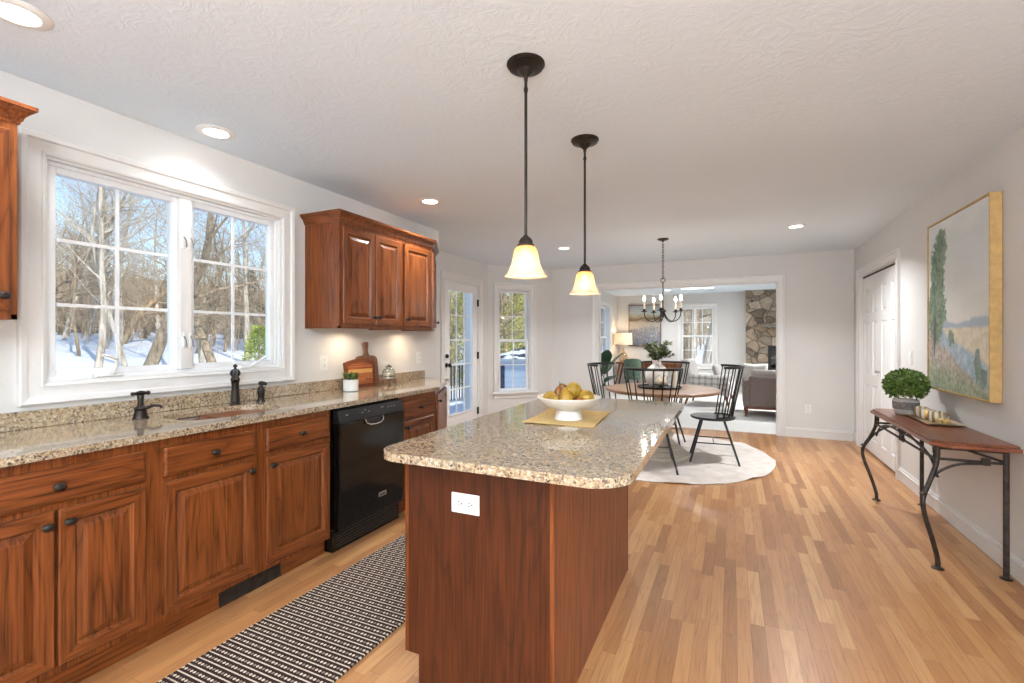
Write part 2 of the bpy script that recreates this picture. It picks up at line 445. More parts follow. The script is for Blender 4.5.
def mk_stone():
    m, nt, b = new_mat('field_stone'); g = G(nt); v = g.coord()
    dv = g.n('ShaderNodeVectorMath', operation='SCALE'); g.put(dv.inputs[0], g.noise(v, 3, 3, out=1)); dv.inputs['Scale'].default_value = .12
    w = g.vadd(g.mapping(v, (1, .3, 1.25)), dv.outputs[0])
    col = g.sep(g.vor(w, 4.2, out='Color', rnd=.9)); e = g.vor(w, 4.2, 'DISTANCE_TO_EDGE', 'Distance', rnd=.9)
    base = g.ramp(col[0], [(0, srgb(112, 102, 92)), (.3, srgb(156, 138, 118)), (.55, srgb(178, 160, 140)), (.8, srgb(132, 124, 116)), (1, srgb(192, 178, 160))])
    n = g.noise(v, 9, 6, .65); base = g.mix(1.0, base, g.ramp(n, [(.3, (.62, .60, .58)), (.7, (1.15, 1.12, 1.08))]), 'MULTIPLY')
    mort = g.m('LESS_THAN', e, .016)
    base = g.mix(mort, base, srgb(88, 78, 68))
    nt.links.new(base, b.inputs['Base Color']); b.inputs['Roughness'].default_value = .9
    h = g.m('ADD', g.m('MINIMUM', g.m('MULTIPLY', e, 6.0), .6), g.m('MULTIPLY', n, .3))
    nt.links.new(g.bump(h, .8, .05), b.inputs['Normal']); return m
M['stone'] = mk_stone()

def leafmat(name, a, bcol, c3=None, rough=.5):
    m, nt, b = new_mat(name); g = G(nt)
    n = g.white(g.n('ShaderNodeNewGeometry').outputs['Random Per Island'], '1D')
    nt.links.new(g.ramp(n, [(0, a), (.5, bcol), (1, c3 or bcol)]), b.inputs['Base Color'])
    b.inputs['Roughness'].default_value = rough
    return m
M['boxwood'] = leafmat('boxwood_leaves', srgb(50, 78, 28), srgb(88, 120, 50), srgb(136, 160, 80))
M['olive'] = leafmat('olive_leaves', srgb(70, 84, 54), srgb(110, 122, 84), srgb(152, 158, 116))
M['fig'] = leafmat('fig_leaves', srgb(46, 76, 50), srgb(74, 108, 70), srgb(98, 128, 84), .4)
M['everg'] = leafmat('sunlit_evergreen', srgb(122, 126, 58), srgb(190, 186, 104), srgb(230, 222, 150), .8)
M['shrub'] = leafmat('young_evergreen', srgb(104, 122, 44), srgb(156, 170, 70), srgb(196, 204, 104), .8)
def mk_bark(name, a, bcol):
    m, nt, b = new_mat(name); g = G(nt)
    n = g.noise(g.mapping(g.coord(), (6, 6, 1.2)), 1, 5, .65)
    nt.links.new(g.ramp(n, [(.32, a), (.62, bcol)]), b.inputs['Base Color']); b.inputs['Roughness'].default_value = .9; return m
M['bark'] = mk_bark('pale_bark', srgb(132, 118, 102), srgb(204, 192, 176))
M['bark2'] = mk_bark('brown_bark', srgb(104, 86, 68), srgb(176, 156, 130))
M['brush'] = mk_bark('winter_brush', srgb(138, 116, 92), srgb(206, 184, 156))
M['stem'] = plain('plant_stem', srgb(90, 76, 50), .7)
M['soil'] = plain('soil', srgb(60, 46, 34), .9)
M['walnut'] = oak('walnut', srgb(74, 40, 24), srgb(118, 72, 46), srgb(150, 98, 66), 'X', rough=.35, ring=18)
M['console_wood'] = oak('console_wood', srgb(84, 44, 28), srgb(128, 76, 54), srgb(156, 100, 76), 'Y', rough=.3, ring=14)
M['table_wood'] = oak('table_wood', srgb(110, 80, 60), srgb(146, 112, 88), srgb(172, 138, 112), 'X', rough=.3, ring=16)
M['table_base'] = plain('washed_wood', srgb(206, 198, 184), .5, var=.08)
M['acacia'] = oak('acacia_board', srgb(96, 42, 20), srgb(158, 84, 44), srgb(206, 140, 84), 'X', rough=.4, ring=12)
M['acacia_edge'] = oak('acacia_rim', srgb(70, 32, 18), srgb(110, 56, 30), srgb(140, 78, 44), 'X', rough=.4, ring=12)
M['dark_board'] = oak('walnut_board', srgb(84, 56, 42), srgb(124, 88, 68), srgb(156, 118, 94), 'Z', rough=.45, ring=12)
M['concrete'] = plain('grey_planter', srgb(192, 188, 184), .8, var=.12, nscale=40, bump=.4)
M['gold'] = plain('satin_gold', srgb(196, 156, 88), .35, metal=.85, var=.05)
M['gold_frame'] = plain('gold_leaf_frame', srgb(200, 166, 108), .5, metal=.25, var=.1)

# ------------------------------------------------------------------ room shell
LX, RX, BY, CH = -2.80, 1.41, 7.31, 2.44
NX = -3.40                       # outer side of the breakfast bay
A_, B_, C_, D_, E_ = (LX, 4.21), (NX, 4.81), (NX, 6.46), (-2.80, 7.13), (-2.66, BY)
RY = -3.2                        # rear of the kitchen, behind the camera
LVY, LVX = 12.8, 4.0             # living room extents

def wall(name, p0, rz, L, th, ops=(), z0=0, z1=CH, mat='wall', label=None):
    mb = MB(); xs = sorted({0, L, *[o[0] for o in ops], *[o[1] for o in ops]})
    for a, b in zip(xs, xs[1:]):
        o = [q for q in ops if q[0] <= a + 1e-6 and q[1] >= b - 1e-6]
        if not o: mb.box(a, b, 0, th, z0, z1)
        else:
            q = o[0]
            if q[2] > z0 + .001: mb.box(a, b, 0, th, z0, q[2])
            if q[3] < z1 - .001: mb.box(a, b, 0, th, q[3], z1)
    return struct(O(name, mb, M[mat], loc=(p0[0], p0[1], 0), rz=rz), label)

H90 = PI / 2
WIN = (1.05, 2.29, 1.105, 2.13)           # kitchen window opening (Y0, Y1, z0, z1)
wall('wall_left', (LX, RY), H90, A_[1] - RY, .16, [(WIN[0] - RY, WIN[1] - RY, WIN[2], WIN[3])])
wall('wall_bay_near', A_, math.atan2(B_[1] - A_[1], B_[0] - A_[0]), math.dist(A_, B_), .14)
# the near bay wall runs up-left, its room side is local -y
bpy.data.objects['wall_bay_near'].rotation_euler[2] = math.atan2(B_[1] - A_[1], B_[0] - A_[0])
DOORO = (5.235, 6.165, 0, 2.09)
wall('wall_bay_door', (NX, B_[1]), H90, C_[1] - B_[1], .15, [(DOORO[0] - B_[1], DOORO[1] - B_[1], 0, DOORO[3])])
BA = math.atan2(D_[1] - C_[1], D_[0] - C_[0])
BW = (.18, .72, .475, 2.075)
wall('wall_bay_window', C_, BA, math.dist(C_, D_), .14, [BW])
wall('wall_bay_far', D_, math.atan2(E_[1] - D_[1], E_[0] - D_[0]), math.dist(D_, E_) + .0, .30)
OPX = (-1.90, 0.562, 2.08)
wall('wall_back', (-3.0, BY), 0, LVX + 3.15, .13, [(OPX[0] + 3.0, OPX[1] + 3.0, 0, OPX[2])])
CL = (5.57, 6.97, 0, 2.055)
wall('wall_right', (RX, BY), -H90, BY - RY, .14, [(BY - CL[1], BY - CL[0], 0, CL[3])])
wall('wall_rear', (RX + .14, RY), PI, RX + .14 - LX + .16, .15, [(.5, 2.1, .35, 2.15), (2.5, 4.1, .35, 2.15)])  # openings added for daylight from behind the camera
# living room
wall('wall_living_left', (LX, BY + .13), H90, LVY - BY - .13 + .15, .16, [(10.94 - BY - .13, 11.86 - BY - .13, .57, 2.10)])
wall('wall_living_back', (LX, LVY), 0, LVX - LX + .15, .15, [(-1.18 - LX, -.405 - LX, .63, 2.10)])
wall('wall_living_right', (LVX, LVY), -H90, LVY - BY - .13, .15, [(2.0, 3.6, .5, 2.1)])
# closet interior behind the bifold doors
mb = MB(); mb.box(RX + .14, RX + .80, 5.30, 5.34, 0, CH).box(RX + .14, RX + .80, 7.20, 7.24, 0, CH).box(RX + .80, RX + .84, 5.30, 7.24, 0, CH)
struct(O('wall_closet', mb, M['wall']))

kit = [(LX - .02, RY - .15), (RX + .14, RY - .15), (RX + .14, 5.30), (RX + .84, 5.30), (RX + .84, 7.24), (RX + .14, 7.24), (RX + .14, BY + .07), (-2.9, BY + .07), (-3.45, 6.5), (-3.5, 4.78), (LX - .02, 4.15)]
mb = MB(); mb.prism(kit, -.12, 0); struct(O('floor', mb, M['floor']), 'oak strip floor of the kitchen and dining area', 'floor')
mb = MB(); mb.prism([(LX - .1, BY + .07), (LVX + .1, BY + .07), (LVX + .1, LVY + .1), (LX - .1, LVY + .1)], -.12, .004)
struct(O('floor_living_carpet', mb, M['carpet']), 'pale carpet of the living room', 'floor')
mb = MB(); mb.prism([(LX - .25, RY - .2), (RX + .9, RY - .2), (RX + .9, BY), (LVX + .2, BY), (LVX + .2, LVY + .2), (LX - .25, LVY + .2), (LX - .25, 7.3), (-3.62, 6.55), (-3.62, 4.70), (LX - .25, 4.0)], CH, CH + .25)
struct(O('ceiling', mb, M['ceiling']), 'white swirl-textured plaster ceiling', 'ceiling')

def loops(mb, rects, open_bottom=False, close_first=False, close_last=False, flip=False):
    """rects: list of (x0,x1,z0,z1,y) nested rectangles joined into a moulded frame"""
    o = len(mb.v); k = 4
    for x0, x1, z0, z1, y in rects: mb.v += [(x0, y, z0), (x1, y, z0), (x1, y, z1), (x0, y, z1)]
    for j in range(len(rects) - 1):
        for i in range(4):
            if open_bottom and i == 0: continue
            a = o + j * 4 + i; b = o + j * 4 + (i + 1) % 4
            mb.f.append((a, b, b + 4, a + 4)); mb.mi.append(1 if (i in (0, 2) and mb.cur == 'hv') else 0)
    if close_last: q = o + (len(rects) - 1) * 4; mb.f.append((q, q + 1, q + 2, q + 3)); mb.mi.append(0)
    if close_first: mb.f.append((o + 3, o + 2, o + 1, o)); mb.mi.append(0)

CAS = [(0, 0), (0, .016), (.010, .020), (.013, .013), (.058, .016), (.064, .026), (.084, .030), (.090, .024), (.090, 0)]
def casing(name, parent, x0, x1, z0, z1, open_bottom=False, prof=CAS, mat='trim', y=0):
    mb = MB()
    loops(mb, [(x0 - o, x1 + o, z0 if open_bottom else z0 - o, z1 + o, y - d) for o, d in prof], open_bottom)
    if open_bottom:      # cap the feet
        pass
    return O(name, mb, M[mat], parent)
def ring(mb, x0, x1, z0, z1, w, y0, y1):
    mb.box(x0, x0 + w, y0, y1, z0, z1); mb.box(x1 - w, x1, y0, y1, z0, z1)
    mb.box(x0 + w, x1 - w, y0, y1, z0, z0 + w); mb.box(x0 + w, x1 - w, y0, y1, z1 - w, z1)

# --- kitchen casement window
w1 = SE('window_1', 'wide twin casement window over the kitchen sink', 'window', (LX, 0, 0), H90)
x0, x1, z0, z1 = WIN
casing('window_casing', w1, x0, x1, z0, z1)
mb = MB(); ring(mb, x0, x1, z0, z1, .012, -.001, .13); O('window_jamb', mb, M['trim'], w1)
mb = MB(); ring(mb, x0 + .012, x1 - .012, z0 + .012, z1 - .012, .016, .028, .125); O('window_frame', mb, M['vinyl'], w1)
mb = MB(); mb.box(1.638, 1.702, .012, .125, z0 + .03, z1 - .03); O('window_mullion', mb, M['trim'], w1, bev=.004)
for a, b in ((1.078, 1.640), (1.700, 2.262)):
    mb = MB(); ring(mb, a, b, z0 + .028, z1 - .028, .030, .040, .085)
    s = O('window_sash', mb, M['vinyl'], w1, bev=.004)
    mb = MB(); c = (a + b) / 2; gz0, gz1 = z0 + .058, z1 - .058
    mb.box(c - .008, c + .008, .056, .066, gz0, gz1)
    for k in (1, 2): zz = gz0 + (gz1 - gz0) * k / 3; mb.box(a + .04, b - .04, .0565, .0655, zz - .008, zz + .008)
    O('window_muntin', mb, M['vinyl'], s)
    mb = MB(); mb.box(a + .03, b - .03, .069, .073, gz0 - .01, gz1 + .01); O('window_pane', mb, M['glass'], s)
def crank(xc, d):
    mb = MB(); mb.box(xc - .065, xc + .065, -.004, .028, z0 + .013, z0 + .030)
    base = O('window_crank', mb, M['plastic'], w1, bev=.006)
    mb = MB()
    if d > 0:   # handle folded up
        mb.tube([(xc + .01, -.005, z0 + .03), (xc + .02, -.02, z0 + .075), (xc + .012, -.035, z0 + .105)], [.011, .009, .008], 8)
        mb.tube([(xc + .012, -.035, z0 + .105), (xc - .03, -.05, z0 + .118), (xc - .055, -.055, z0 + .125)], [.009, .008, .007], 8)
    else:
        mb.tube([(xc + .0, -.005, z0 + .028), (xc + .03, -.02, z0 + .05), (xc + .09, -.035, z0 + .090)], [.010, .008, .009], 8)
    O('crank_handle', mb, M['plastic'], base, smooth=True)
crank(1.30, 1); crank(2.06, -1)
for xx in (1.652, 1.688):
    for zz in (1.30, 1.86):
        mb = MB(); mb.box(xx - .006, xx + .006, .000, .012, zz - .045, zz + .045); lk = O('window_lock', mb, M['plastic'], w1, bev=.003)
        mb = MB(); mb.tube([(xx, .0, zz + .02), (xx, -.018, zz + .0), (xx + .004, -.016, zz - .04)], .004, 6); O('lock_lever', mb, M['steel'], lk)

# --- double-hung window builder
def hung(name, label, loc, rz, x0, x1, z0, z1, cols, stool=True, rows=2):
    w = SE(name, label, 'window', loc, rz)
    casing('window_casing', w, x0, x1, z0, z1, open_bottom=stool)
    if stool:
        mb = MB(); mb.box(x0 - .115, x1 + .115, -.055, .02, z0 - .028, z0 - .001); O('window_stool', mb, M['trim'], w, bev=.006)
        mb = MB(); mb.box(x0 - .09, x1 + .09, -.018, 0, z0 - .10, z0 - .028); O('window_apron', mb, M['trim'], w, bev=.004)
    mb = MB(); ring(mb, x0, x1, z0, z1, .014, -.001, .13); O('window_jamb', mb, M['trim'], w)
    zm = (z0 + z1) / 2
    for (a, b, y) in ((zm - .02, z1 - .014, .085), (z0 + .014, zm + .02, .05)):
        mb = MB(); ring(mb, x0 + .014, x1 - .014, a, b, .034, y, y + .034); s = O('window_sash', mb, M['vinyl'], w, bev=.003)
        mb = MB(); u0, u1, v0, v1 = x0 + .048, x1 - .048, a + .034, b - .034
        for k in range(1, cols): xx = u0 + (u1 - u0) * k / cols; mb.box(xx - .007, xx + .007, y + .010, y + .018, v0, v1)
        for k in range(1, rows): zz = v0 + (v1 - v0) * k / rows; mb.box(u0, u1, y + .0105, y + .0175, zz - .007, zz + .007)
        O('window_muntin', mb, M['vinyl'], s)
        mb = MB(); mb.box(u0 - .008, u1 + .008, y + .020, y + .024, v0 - .008, v1 + .008); O('window_pane', mb, M['glass'], s)
    mb = MB(); mb.box((x0 + x1) / 2 - .03, (x0 + x1) / 2 + .03, .030, .05, zm - .005, zm + .015); O('window_latch', mb, M['plastic'], w, bev=.003)
    return w
hung('window_2', 'narrow double-hung window in the angled bay wall', (C_[0], C_[1], 0), BA, *BW[:2], BW[2], BW[3], 2)
hung('window_3', 'living room window seen beyond the dining table', (0, LVY, 0), 0, -1.18, -.405, .63, 2.10, 3, stool=False)
hung('window_4', 'window on the left side of the living room', (LX, 0, 0), H90, 10.94, 11.86, .57, 2.10, 2, stool=False)
hung('window_5', 'unseen window sized to brighten the living room, on its right side', (LVX, LVY, 0), -H90, 2.0, 3.6, .5, 2.1, 3, stool=False)  # out of view, sized to bring more light into the living room
for k, (a, b) in enumerate(((.5, 2.1), (2.5, 4.1))):  # rear windows added out of view to let in sky light
    hung('window_%d' % (6 + k), 'wide window added behind the viewer to let in sky light, %s of the pair' % ('right' if k == 0 else 'left'), (RX + .14, RY, 0), PI, a, b, .35, 2.15, 3)

# --- french door
d1 = SE('door_1', 'white exterior door with fifteen glass lites in the bay', 'door', (NX, 0, 0), H90)
casing('door_casing', d1, DOORO[0], DOORO[1], 0, DOORO[3], open_bottom=True)
mb = MB(); mb.box(DOORO[0], DOORO[0] + .02, 0, .15, 0, DOORO[3]).box(DOORO[1] - .02, DOORO[1], 0, .15, 0, DOORO[3]).box(DOORO[0] + .02, DOORO[1] - .02, 0, .15, DOORO[3] - .02, DOORO[3])
O('door_jamb', mb, M['trim'], d1)
mb = MB(); mb.box(DOORO[0] + .02, DOORO[1] - .02, -.02, .16, 0.001, .018); O('door_sill', mb, M['bronze'], d1)
dx0, dx1, dz0, dz1 = DOORO[0] + .024, DOORO[1] - .024, .02, DOORO[3] - .024
gx0, gx1, gz0, gz1 = 5.375, 5.995, .285, 1.955
mb = MB(); y0, y1 = .012, .056
mb.box(dx0, gx0, y0, y1, dz0, dz1).box(gx1, dx1, y0, y1, dz0, dz1).box(gx0, gx1, y0, y1, dz0, gz0).box(gx0, gx1, y0, y1, gz1, dz1)
O('door_slab', mb, M['white_door'], d1)
mb = MB(); loops(mb, [(gx0 - o, gx1 + o, gz0 - o, gz1 + o, y0 - d) for o, d in ((0, 0), (0, .010), (.012, .012), (.028, .004), (.030, 0))]); O('lite_frame', mb, M['white_door'], d1)
mb = MB()
for k in (1, 2): xx = gx0 + (gx1 - gx0) * k / 3; mb.box(xx - .008, xx + .008, .016, .032, gz0, gz1)
for k in range(1, 5): zz = gz0 + (gz1 - gz0) * k / 5; mb.box(gx0, gx1, .0165, .0315, zz - .008, zz + .008)
O('muntin_grid', mb, M['white_door'], d1)
mb = MB(); mb.box(gx0, gx1, .034, .038, gz0, gz1); O('door_pane', mb, M['glass'], d1)
def knob_lathe(mb, p, d, prof, seg=20):
    q = Vector(d).to_track_quat('Z', 'Y').to_matrix().to_4x4(); mb.lathe(prof, seg, M=Matrix.Translation(Vector(p)) @ q)
mb = MB(); knob_lathe(mb, (5.312, y0, .955), (0, -1, 0), [(.032, 0), (.032, .005), (.014, .010), (.012, .032), (.026, .042), (.029, .056), (.022, .068), (.0, .071)]); O('door_knob', mb, M['bronze'], d1, smooth=True)
mb = MB(); knob_lathe(mb, (5.312, y0, 1.075), (0, -1, 0), [(.029, 0), (.029, .008), (.020, .014), (.008, .018), (0, .018)]); mb.box(5.306, 5.318, y0 - .035, y0 - .012, 1.055, 1.095); O('deadbolt', mb, M['bronze'], d1, smooth=True)
for zz in (.25, 1.06, 1.83):
    mb = MB(); mb.box(dx1 - .006, dx1 + .018, -.008, .012, zz - .05, zz + .05); mb.tube([(dx1 + .004, -.010, zz - .05), (dx1 + .004, -.010, zz + .05)], .006, 8); O('door_hinge', mb, M['bronze'], d1)

# --- bifold closet doors
d2 = SE('door_2', 'white six-panel bifold closet doors beside the back wall', 'door', (RX, 0, 0), -H90)
cx0, cx1 = -CL[1], -CL[0]
casing('door_casing', d2, cx0, cx1, 0, CL[3], open_bottom=True)
mb = MB(); mb.box(cx0, cx0 + .014, 0, .14, 0, CL[3]).box(cx1 - .014, cx1, 0, .14, 0, CL[3]).box(cx0 + .014, cx1 - .014, 0, .14, CL[3] - .014, CL[3]); O('door_jamb', mb, M['trim'], d2)
lw = (cx1 - cx0 - .028 - .012) / 4
for k in range(4):
    a = cx0 + .017 + k * (lw + .002); b = a + lw
    mb = MB(); ya, yb = .020, .052; u0, u1 = a + .075, b - .075
    zs = [(.16, .78), (.90, 1.50), (1.60, 1.88)]
    mb.box(a, u0, ya, yb, .018, CL[3] - .034).box(u1, b, ya, yb, .018, CL[3] - .034)
    zz = .018
    for p, q in zs: mb.box(u0, u1, ya, yb, zz, p); zz = q
    mb.box(u0, u1, ya, yb, zz, CL[3] - .034)
    for p, q in zs: loops(mb, [(u0, u1, p, q, ya), (u0 + .012, u1 - .012, p + .012, q - .012, ya + .010), (u0 + .018, u1 - .018, p + .018, q - .018, ya + .010), (u0 + .036, u1 - .036, p + .036, q - .036, ya + .003)], close_last=True)
    lf = O('bifold_leaf', mb, M['white_door'], d2)
    if k in (1, 2):
        mb = MB(); xx = (b - .035) if k == 1 else (a + .035); knob_lathe(mb, (xx, ya, .95), (0, -1, 0), [(.008, 0), (.007, .014), (.015, .022), (.015, .028), (0, .032)]); O('leaf_knob', mb, M['steel'], lf, smooth=True)
mb = MB(); mb.box(cx0 + .014, cx1 - .014, .02, .05, CL[3] - .030, CL[3] - .014); O('door_track', mb, M['dark'], d2)

# --- cased opening to the living room
t1 = SE('trim_1', 'white cased opening to the living room', 'trim', (0, BY, 0), 0)
casing('opening_casing', t1, OPX[0], OPX[1], 0, OPX[2], open_bottom=True)
mb = MB(); mb.box(OPX[0], OPX[0] + .014, 0, .13, 0, OPX[2]).box(OPX[1] - .014, OPX[1], 0, .13, 0, OPX[2]).box(OPX[0] + .014, OPX[1] - .014, 0, .13, OPX[2] - .014, OPX[2]); O('opening_jamb', mb, M['trim'], t1)

# --- baseboards
def baseboard(name, loc, rz, spans):
    mb = MB()
    for a, b in spans:
        mb.box(a, b, -.014, 0, 0, .098); mb.box(a, b, -.020, 0, .090, .104); mb.box(a, b, -.010, 0, .104, .124)
    struct(O(name, mb, M['trim'], loc=loc, rz=rz, bev=.003, seg=1))
baseboard('baseboard_right', (RX, 0, 0), -H90, [(-BY, -CL[1] - .09), (-CL[0] + .09, -RY)])
baseboard('baseboard_back', (0, BY, 0), 0, [(-2.66, OPX[0] - .09), (OPX[1] + .09, RX)])
baseboard('baseboard_bay_window', (C_[0], C_[1], 0), BA, [(.01, math.dist(C_, D_))])
baseboard('baseboard_bay_far', (D_[0], D_[1], 0), math.atan2(E_[1] - D_[1], E_[0] - D_[0]), [(0, math.dist(D_, E_))])
baseboard('baseboard_bay_door', (NX, 0, 0), H90, [(B_[1], DOORO[0] - .09), (DOORO[1] + .09, C_[1])])
baseboard('baseboard_living_back', (0, LVY, 0), 0, [(LX, .30), (2.4, LVX)])
baseboard('baseboard_living_left', (LX, 0, 0), H90, [(BY + .13, LVY)])

# --- wall plates
def outlet(name, label, loc, rz, horiz=False, switch=False, w=.072, h=.115, group=None):
    t = T(name, label, 'electrical outlet' if not switch else 'light switch', loc, rz, group)
    if horiz: w, h = .115, .072
    mb = MB(); mb.box(-w / 2, w / 2, -.006, 0, -h / 2, h / 2); O('cover_plate', mb, M['plastic'], t, bev=.003)
    if switch:
        mb = MB(); mb.box(-.016, .016, -.009, -.006, -.033, .033); O('rocker', mb, M['plastic'], t, bev=.002)
    else:
        for s in (-1, 1):
            c = Vector((s * .021, 0, 0)) if horiz else Vector((0, 0, s * .021))
            mb = MB(); knob_lathe(mb, (c.x, -.0055, c.z), (0, -1, 0), [(.017, 0), (.017, .0025), (0, .0025)], 20); rc = O('receptacle', mb, M['plastic'], t)
            mb = MB()
            for dx in (-.006, .006):
                q = (c.x + (dx if not horiz else .002 - .004), c.z + (dx if horiz else .004))
                if horiz: mb.box(c.x - .007, c.x + .001, -.0088, -.0075, c.z + dx - .0012, c.z + dx + .0012)
                else: mb.box(c.x + dx - .0012, c.x + dx + .0012, -.0088, -.0075, c.z - .001, c.z + .007)
            if horiz: mb.box(c.x + .006, c.x + .011, -.0088, -.0075, c.z - .0025, c.z + .0025)
            else: mb.box(c.x - .0025, c.x + .0025, -.0088, -.0075, c.z - .011, c.z - .006)
            O('slots', mb, M['dark'], rc)
    return t
outlet('wall_outlet', 'white outlet on the wall left of the cutting boards', (LX, 2.66, 1.125), H90)
outlet('wall_outlet', 'white outlet on the wall at the far end of the counter', (LX, 3.85, 1.12), H90)
outlet('wall_outlet', 'white outlet low on the back wall beside the opening', (.908, BY, .38), 0)
outlet('wall_switch', 'white light switch between closet doors and landscape painting', (RX, 5.20, 1.14), -H90, switch=True)
outlet('island_outlet', 'white horizontal outlet on the end panel of the island', (-.79, 1.3745, .767), 0, horiz=True)
outlet('door_switch', 'white light switch on the bay wall beside the glass door', (NX, 5.03, 1.15), H90, switch=True)

# --- recessed ceiling lights
def recessed(x, y, label, power=None):
    t = T('recessed_light', label, 'ceiling light', (x, y, CH))
    mb = MB(); mb.lathe([(.060, -.002), (.062, -.008), (.085, -.006), (.095, -.001), (.095, 0), (.058, 0)], 32, cap=False); O('trim_ring', mb, M['plastic'], t, smooth=True)
    mb = MB(); mb.lathe([(.0, -.0035), (.060, -.0035), (.060, 0), (0, 0)], 32, cap=False); O('lens', mb, M['can_glow'], t)
    lamp('downlight', 'AREA', (0, 0, -.012), power or P_CAN, (.95, .98, 1), t, shape='DISK', size=.11, spread=R(130))
    return t
recessed(-2.256, .775, 'recessed ceiling light at the upper left corner above the sink counter', 3)
recessed(-2.567, 1.681, 'recessed ceiling light close above the sink window', 1.3)
recessed(-2.256, 3.265, 'recessed ceiling light above the upper wall cabinets', 9)
recessed(-1.907, 5.665, 'recessed ceiling light over the bay, seen between the two pendants', 18)
recessed(.584, 5.538, 'recessed ceiling light near the closet doors', 21)
recessed(-1.37, 11.6, 'recessed living room ceiling light behind the chandelier', 15)
recessed(1.6, 9.9, 'added recessed living room fill light beyond the sofa, out of view', 55)  # unseen can added to brighten the living room
for i, (x, y) in enumerate(((.5, .3), (.5, -1.8), (-1.9, -1.8))):  # cans added out of view to fill the room with light
    recessed(x, y, 'added recessed fill light behind the viewer, ' + ('nearest', 'rear right', 'rear left')[i])
t = T('linear_ceiling_light', 'long white bar light on the living room ceiling past the opening', 'ceiling light', (-.68, 10.98, CH), R(0))
mb = MB(); mb.box(-.33, .33, -.045, .045, -.045, 0); O('housing', mb, M['plastic'], t, bev=.005)
mb = MB(); mb.box(-.32, .32, -.035, .035, -.052, -.045); O('diffuser', mb, M['can_glow'], t)
lamp('bar_light', 'AREA', (0, 0, -.06), 14, (1, .97, .93), t, shape='RECTANGLE', size=.62, size_y=.06, spread=R(175))

def dome(x, y, label):  # added ceiling fill lights, unseen behind the camera
    t = T('fill_dome_light', label, 'ceiling light', (x, y, CH))
    mb = MB(); mb.lathe([(.17, 0), (.175, -.012), (.165, -.022), (0, -.022)], 40, cap=False); O('base_plate', mb, M['bronze'], t, smooth=True)
    mb = MB(); mb.lathe([(.16, -.022), (.155, -.05), (.12, -.085), (.06, -.105), (0, -.110)], 40, cap=False); O('glass_dome', mb, M['dome_glass'], t, smooth='all')
    lamp('dome_fill', 'POINT', (0, 0, -.20), P_DOME_FILL, (.92, .97, 1.0), t, shadow_soft_size=.10)
dome(.75, -.9, 'added frosted dome fill light behind the viewer, nearer')
dome(-.2, -2.5, 'added frosted dome fill light behind the viewer, at the rear wall')

def uplight(x, y, label):  # added fill lamps out of view, throwing neutral light onto the ceiling
    t = T('fill_uplight', label, 'fill lamp', (x, y, 0))
    mb = MB(); mb.lathe([(0, 0), (.14, 0), (.14, .015), (.03, .03), (.012, .05), (.012, 1.02)], 28); O('stand', mb, M['bronze'], t, smooth=True)
    mb = MB(); mb.lathe([(.012, 1.0), (.06, 1.02), (.14, 1.07), (.19, 1.14), (.185, 1.14), (.13, 1.08), (.05, 1.035), (0, 1.03)], 36, cap=False); O('bowl_shade', mb, M['bronze'], t, smooth=True)
    l = lamp('uplight_fill', 'AREA', (0, 0, 1.12), P_UP_FILL, (.90, .96, 1.0), t, shape='DISK', size=.28, spread=R(180)); l.rotation_euler = (PI, 0, 0)
uplight(1.10, -1.9, 'added fill lamp with an upturned bronze bowl behind the viewer, by the right wall')
uplight(-.9, -2.2, 'added fill lamp with an upturned bronze bowl behind the viewer, before the rear wall')

# ------------------------------------------------------------------ kitchen cabinets
def nest(mb, x0, x1, z0, z1, seq, rails=(), last_mat=0):
    """moulded panel: nested rectangles (inset, y); quads of the horizontal sides in `rails` get material 1"""
    o = len(mb.v)
    for i, y in seq: mb.v += [(x0 + i, y, z0 + i), (x1 - i, y, z0 + i), (x1 - i, y, z1 - i), (x0 + i, y, z1 - i)]
    for j in range(len(seq) - 1):
        for i in range(4):
            a = o + j * 4 + i; b = o + j * 4 + (i + 1) % 4
            mb.f.append((a, b, b + 4, a + 4)); mb.mi.append(1 if (i in (0, 2) and j in rails) else 0)
    q = o + (len(seq) - 1) * 4; mb.f.append((q, q + 1, q + 2, q + 3)); mb.mi.append(last_mat)
    mb.f.append((o + 3, o + 2, o + 1, o)); mb.mi.append(0)
def cab_knob(parent, x, y, z):
    mb = MB(); knob_lathe(mb, (0, 0, 0), (0, -1, 0), [(.010, 0), (.009, .003), (.0055, .008), (.006, .013), (.014, .017), (.0165, .022), (.013, .028), (.006, .031), (0, .0315)], 20)
    mb.v = [(a * 1.18, b, c * .86) for a, b, c in mb.v]
    return O('knob', mb, M['bronze'], parent, smooth=True, loc=(x, y, z))
def cab_door(parent, x0, x1, z0, z1, yf, knob=None, fr=.052):
    mb = MB()
    nest(mb, x0, x1, z0, z1, [(0, yf), (0, yf - .015), (.005, yf - .020), (fr - .006, yf - .020), (fr, yf - .012), (fr + .004, yf - .007), (fr + .032, yf - .018)], rails=(1, 2))
    d = O('door', mb, [M['oak'], M['oak_h']], parent)
    if knob: cab_knob(d, knob[0], yf - .020, knob[1])
    return d
def cab_drawer(parent, x0, x1, z0, z1, yf, knobs=None):
    mb = MB(); nest(mb, x0, x1, z0, z1, [(0, yf), (0, yf - .012), (.008, yf - .019), (.011, yf - .020)])
    d = O('drawer', mb, M['oak_h'], parent)
    for k in (knobs or [(x0 + x1) / 2]): cab_knob(d, k, yf - .020, (z0 + z1) / 2)
    return d
FY = -.590
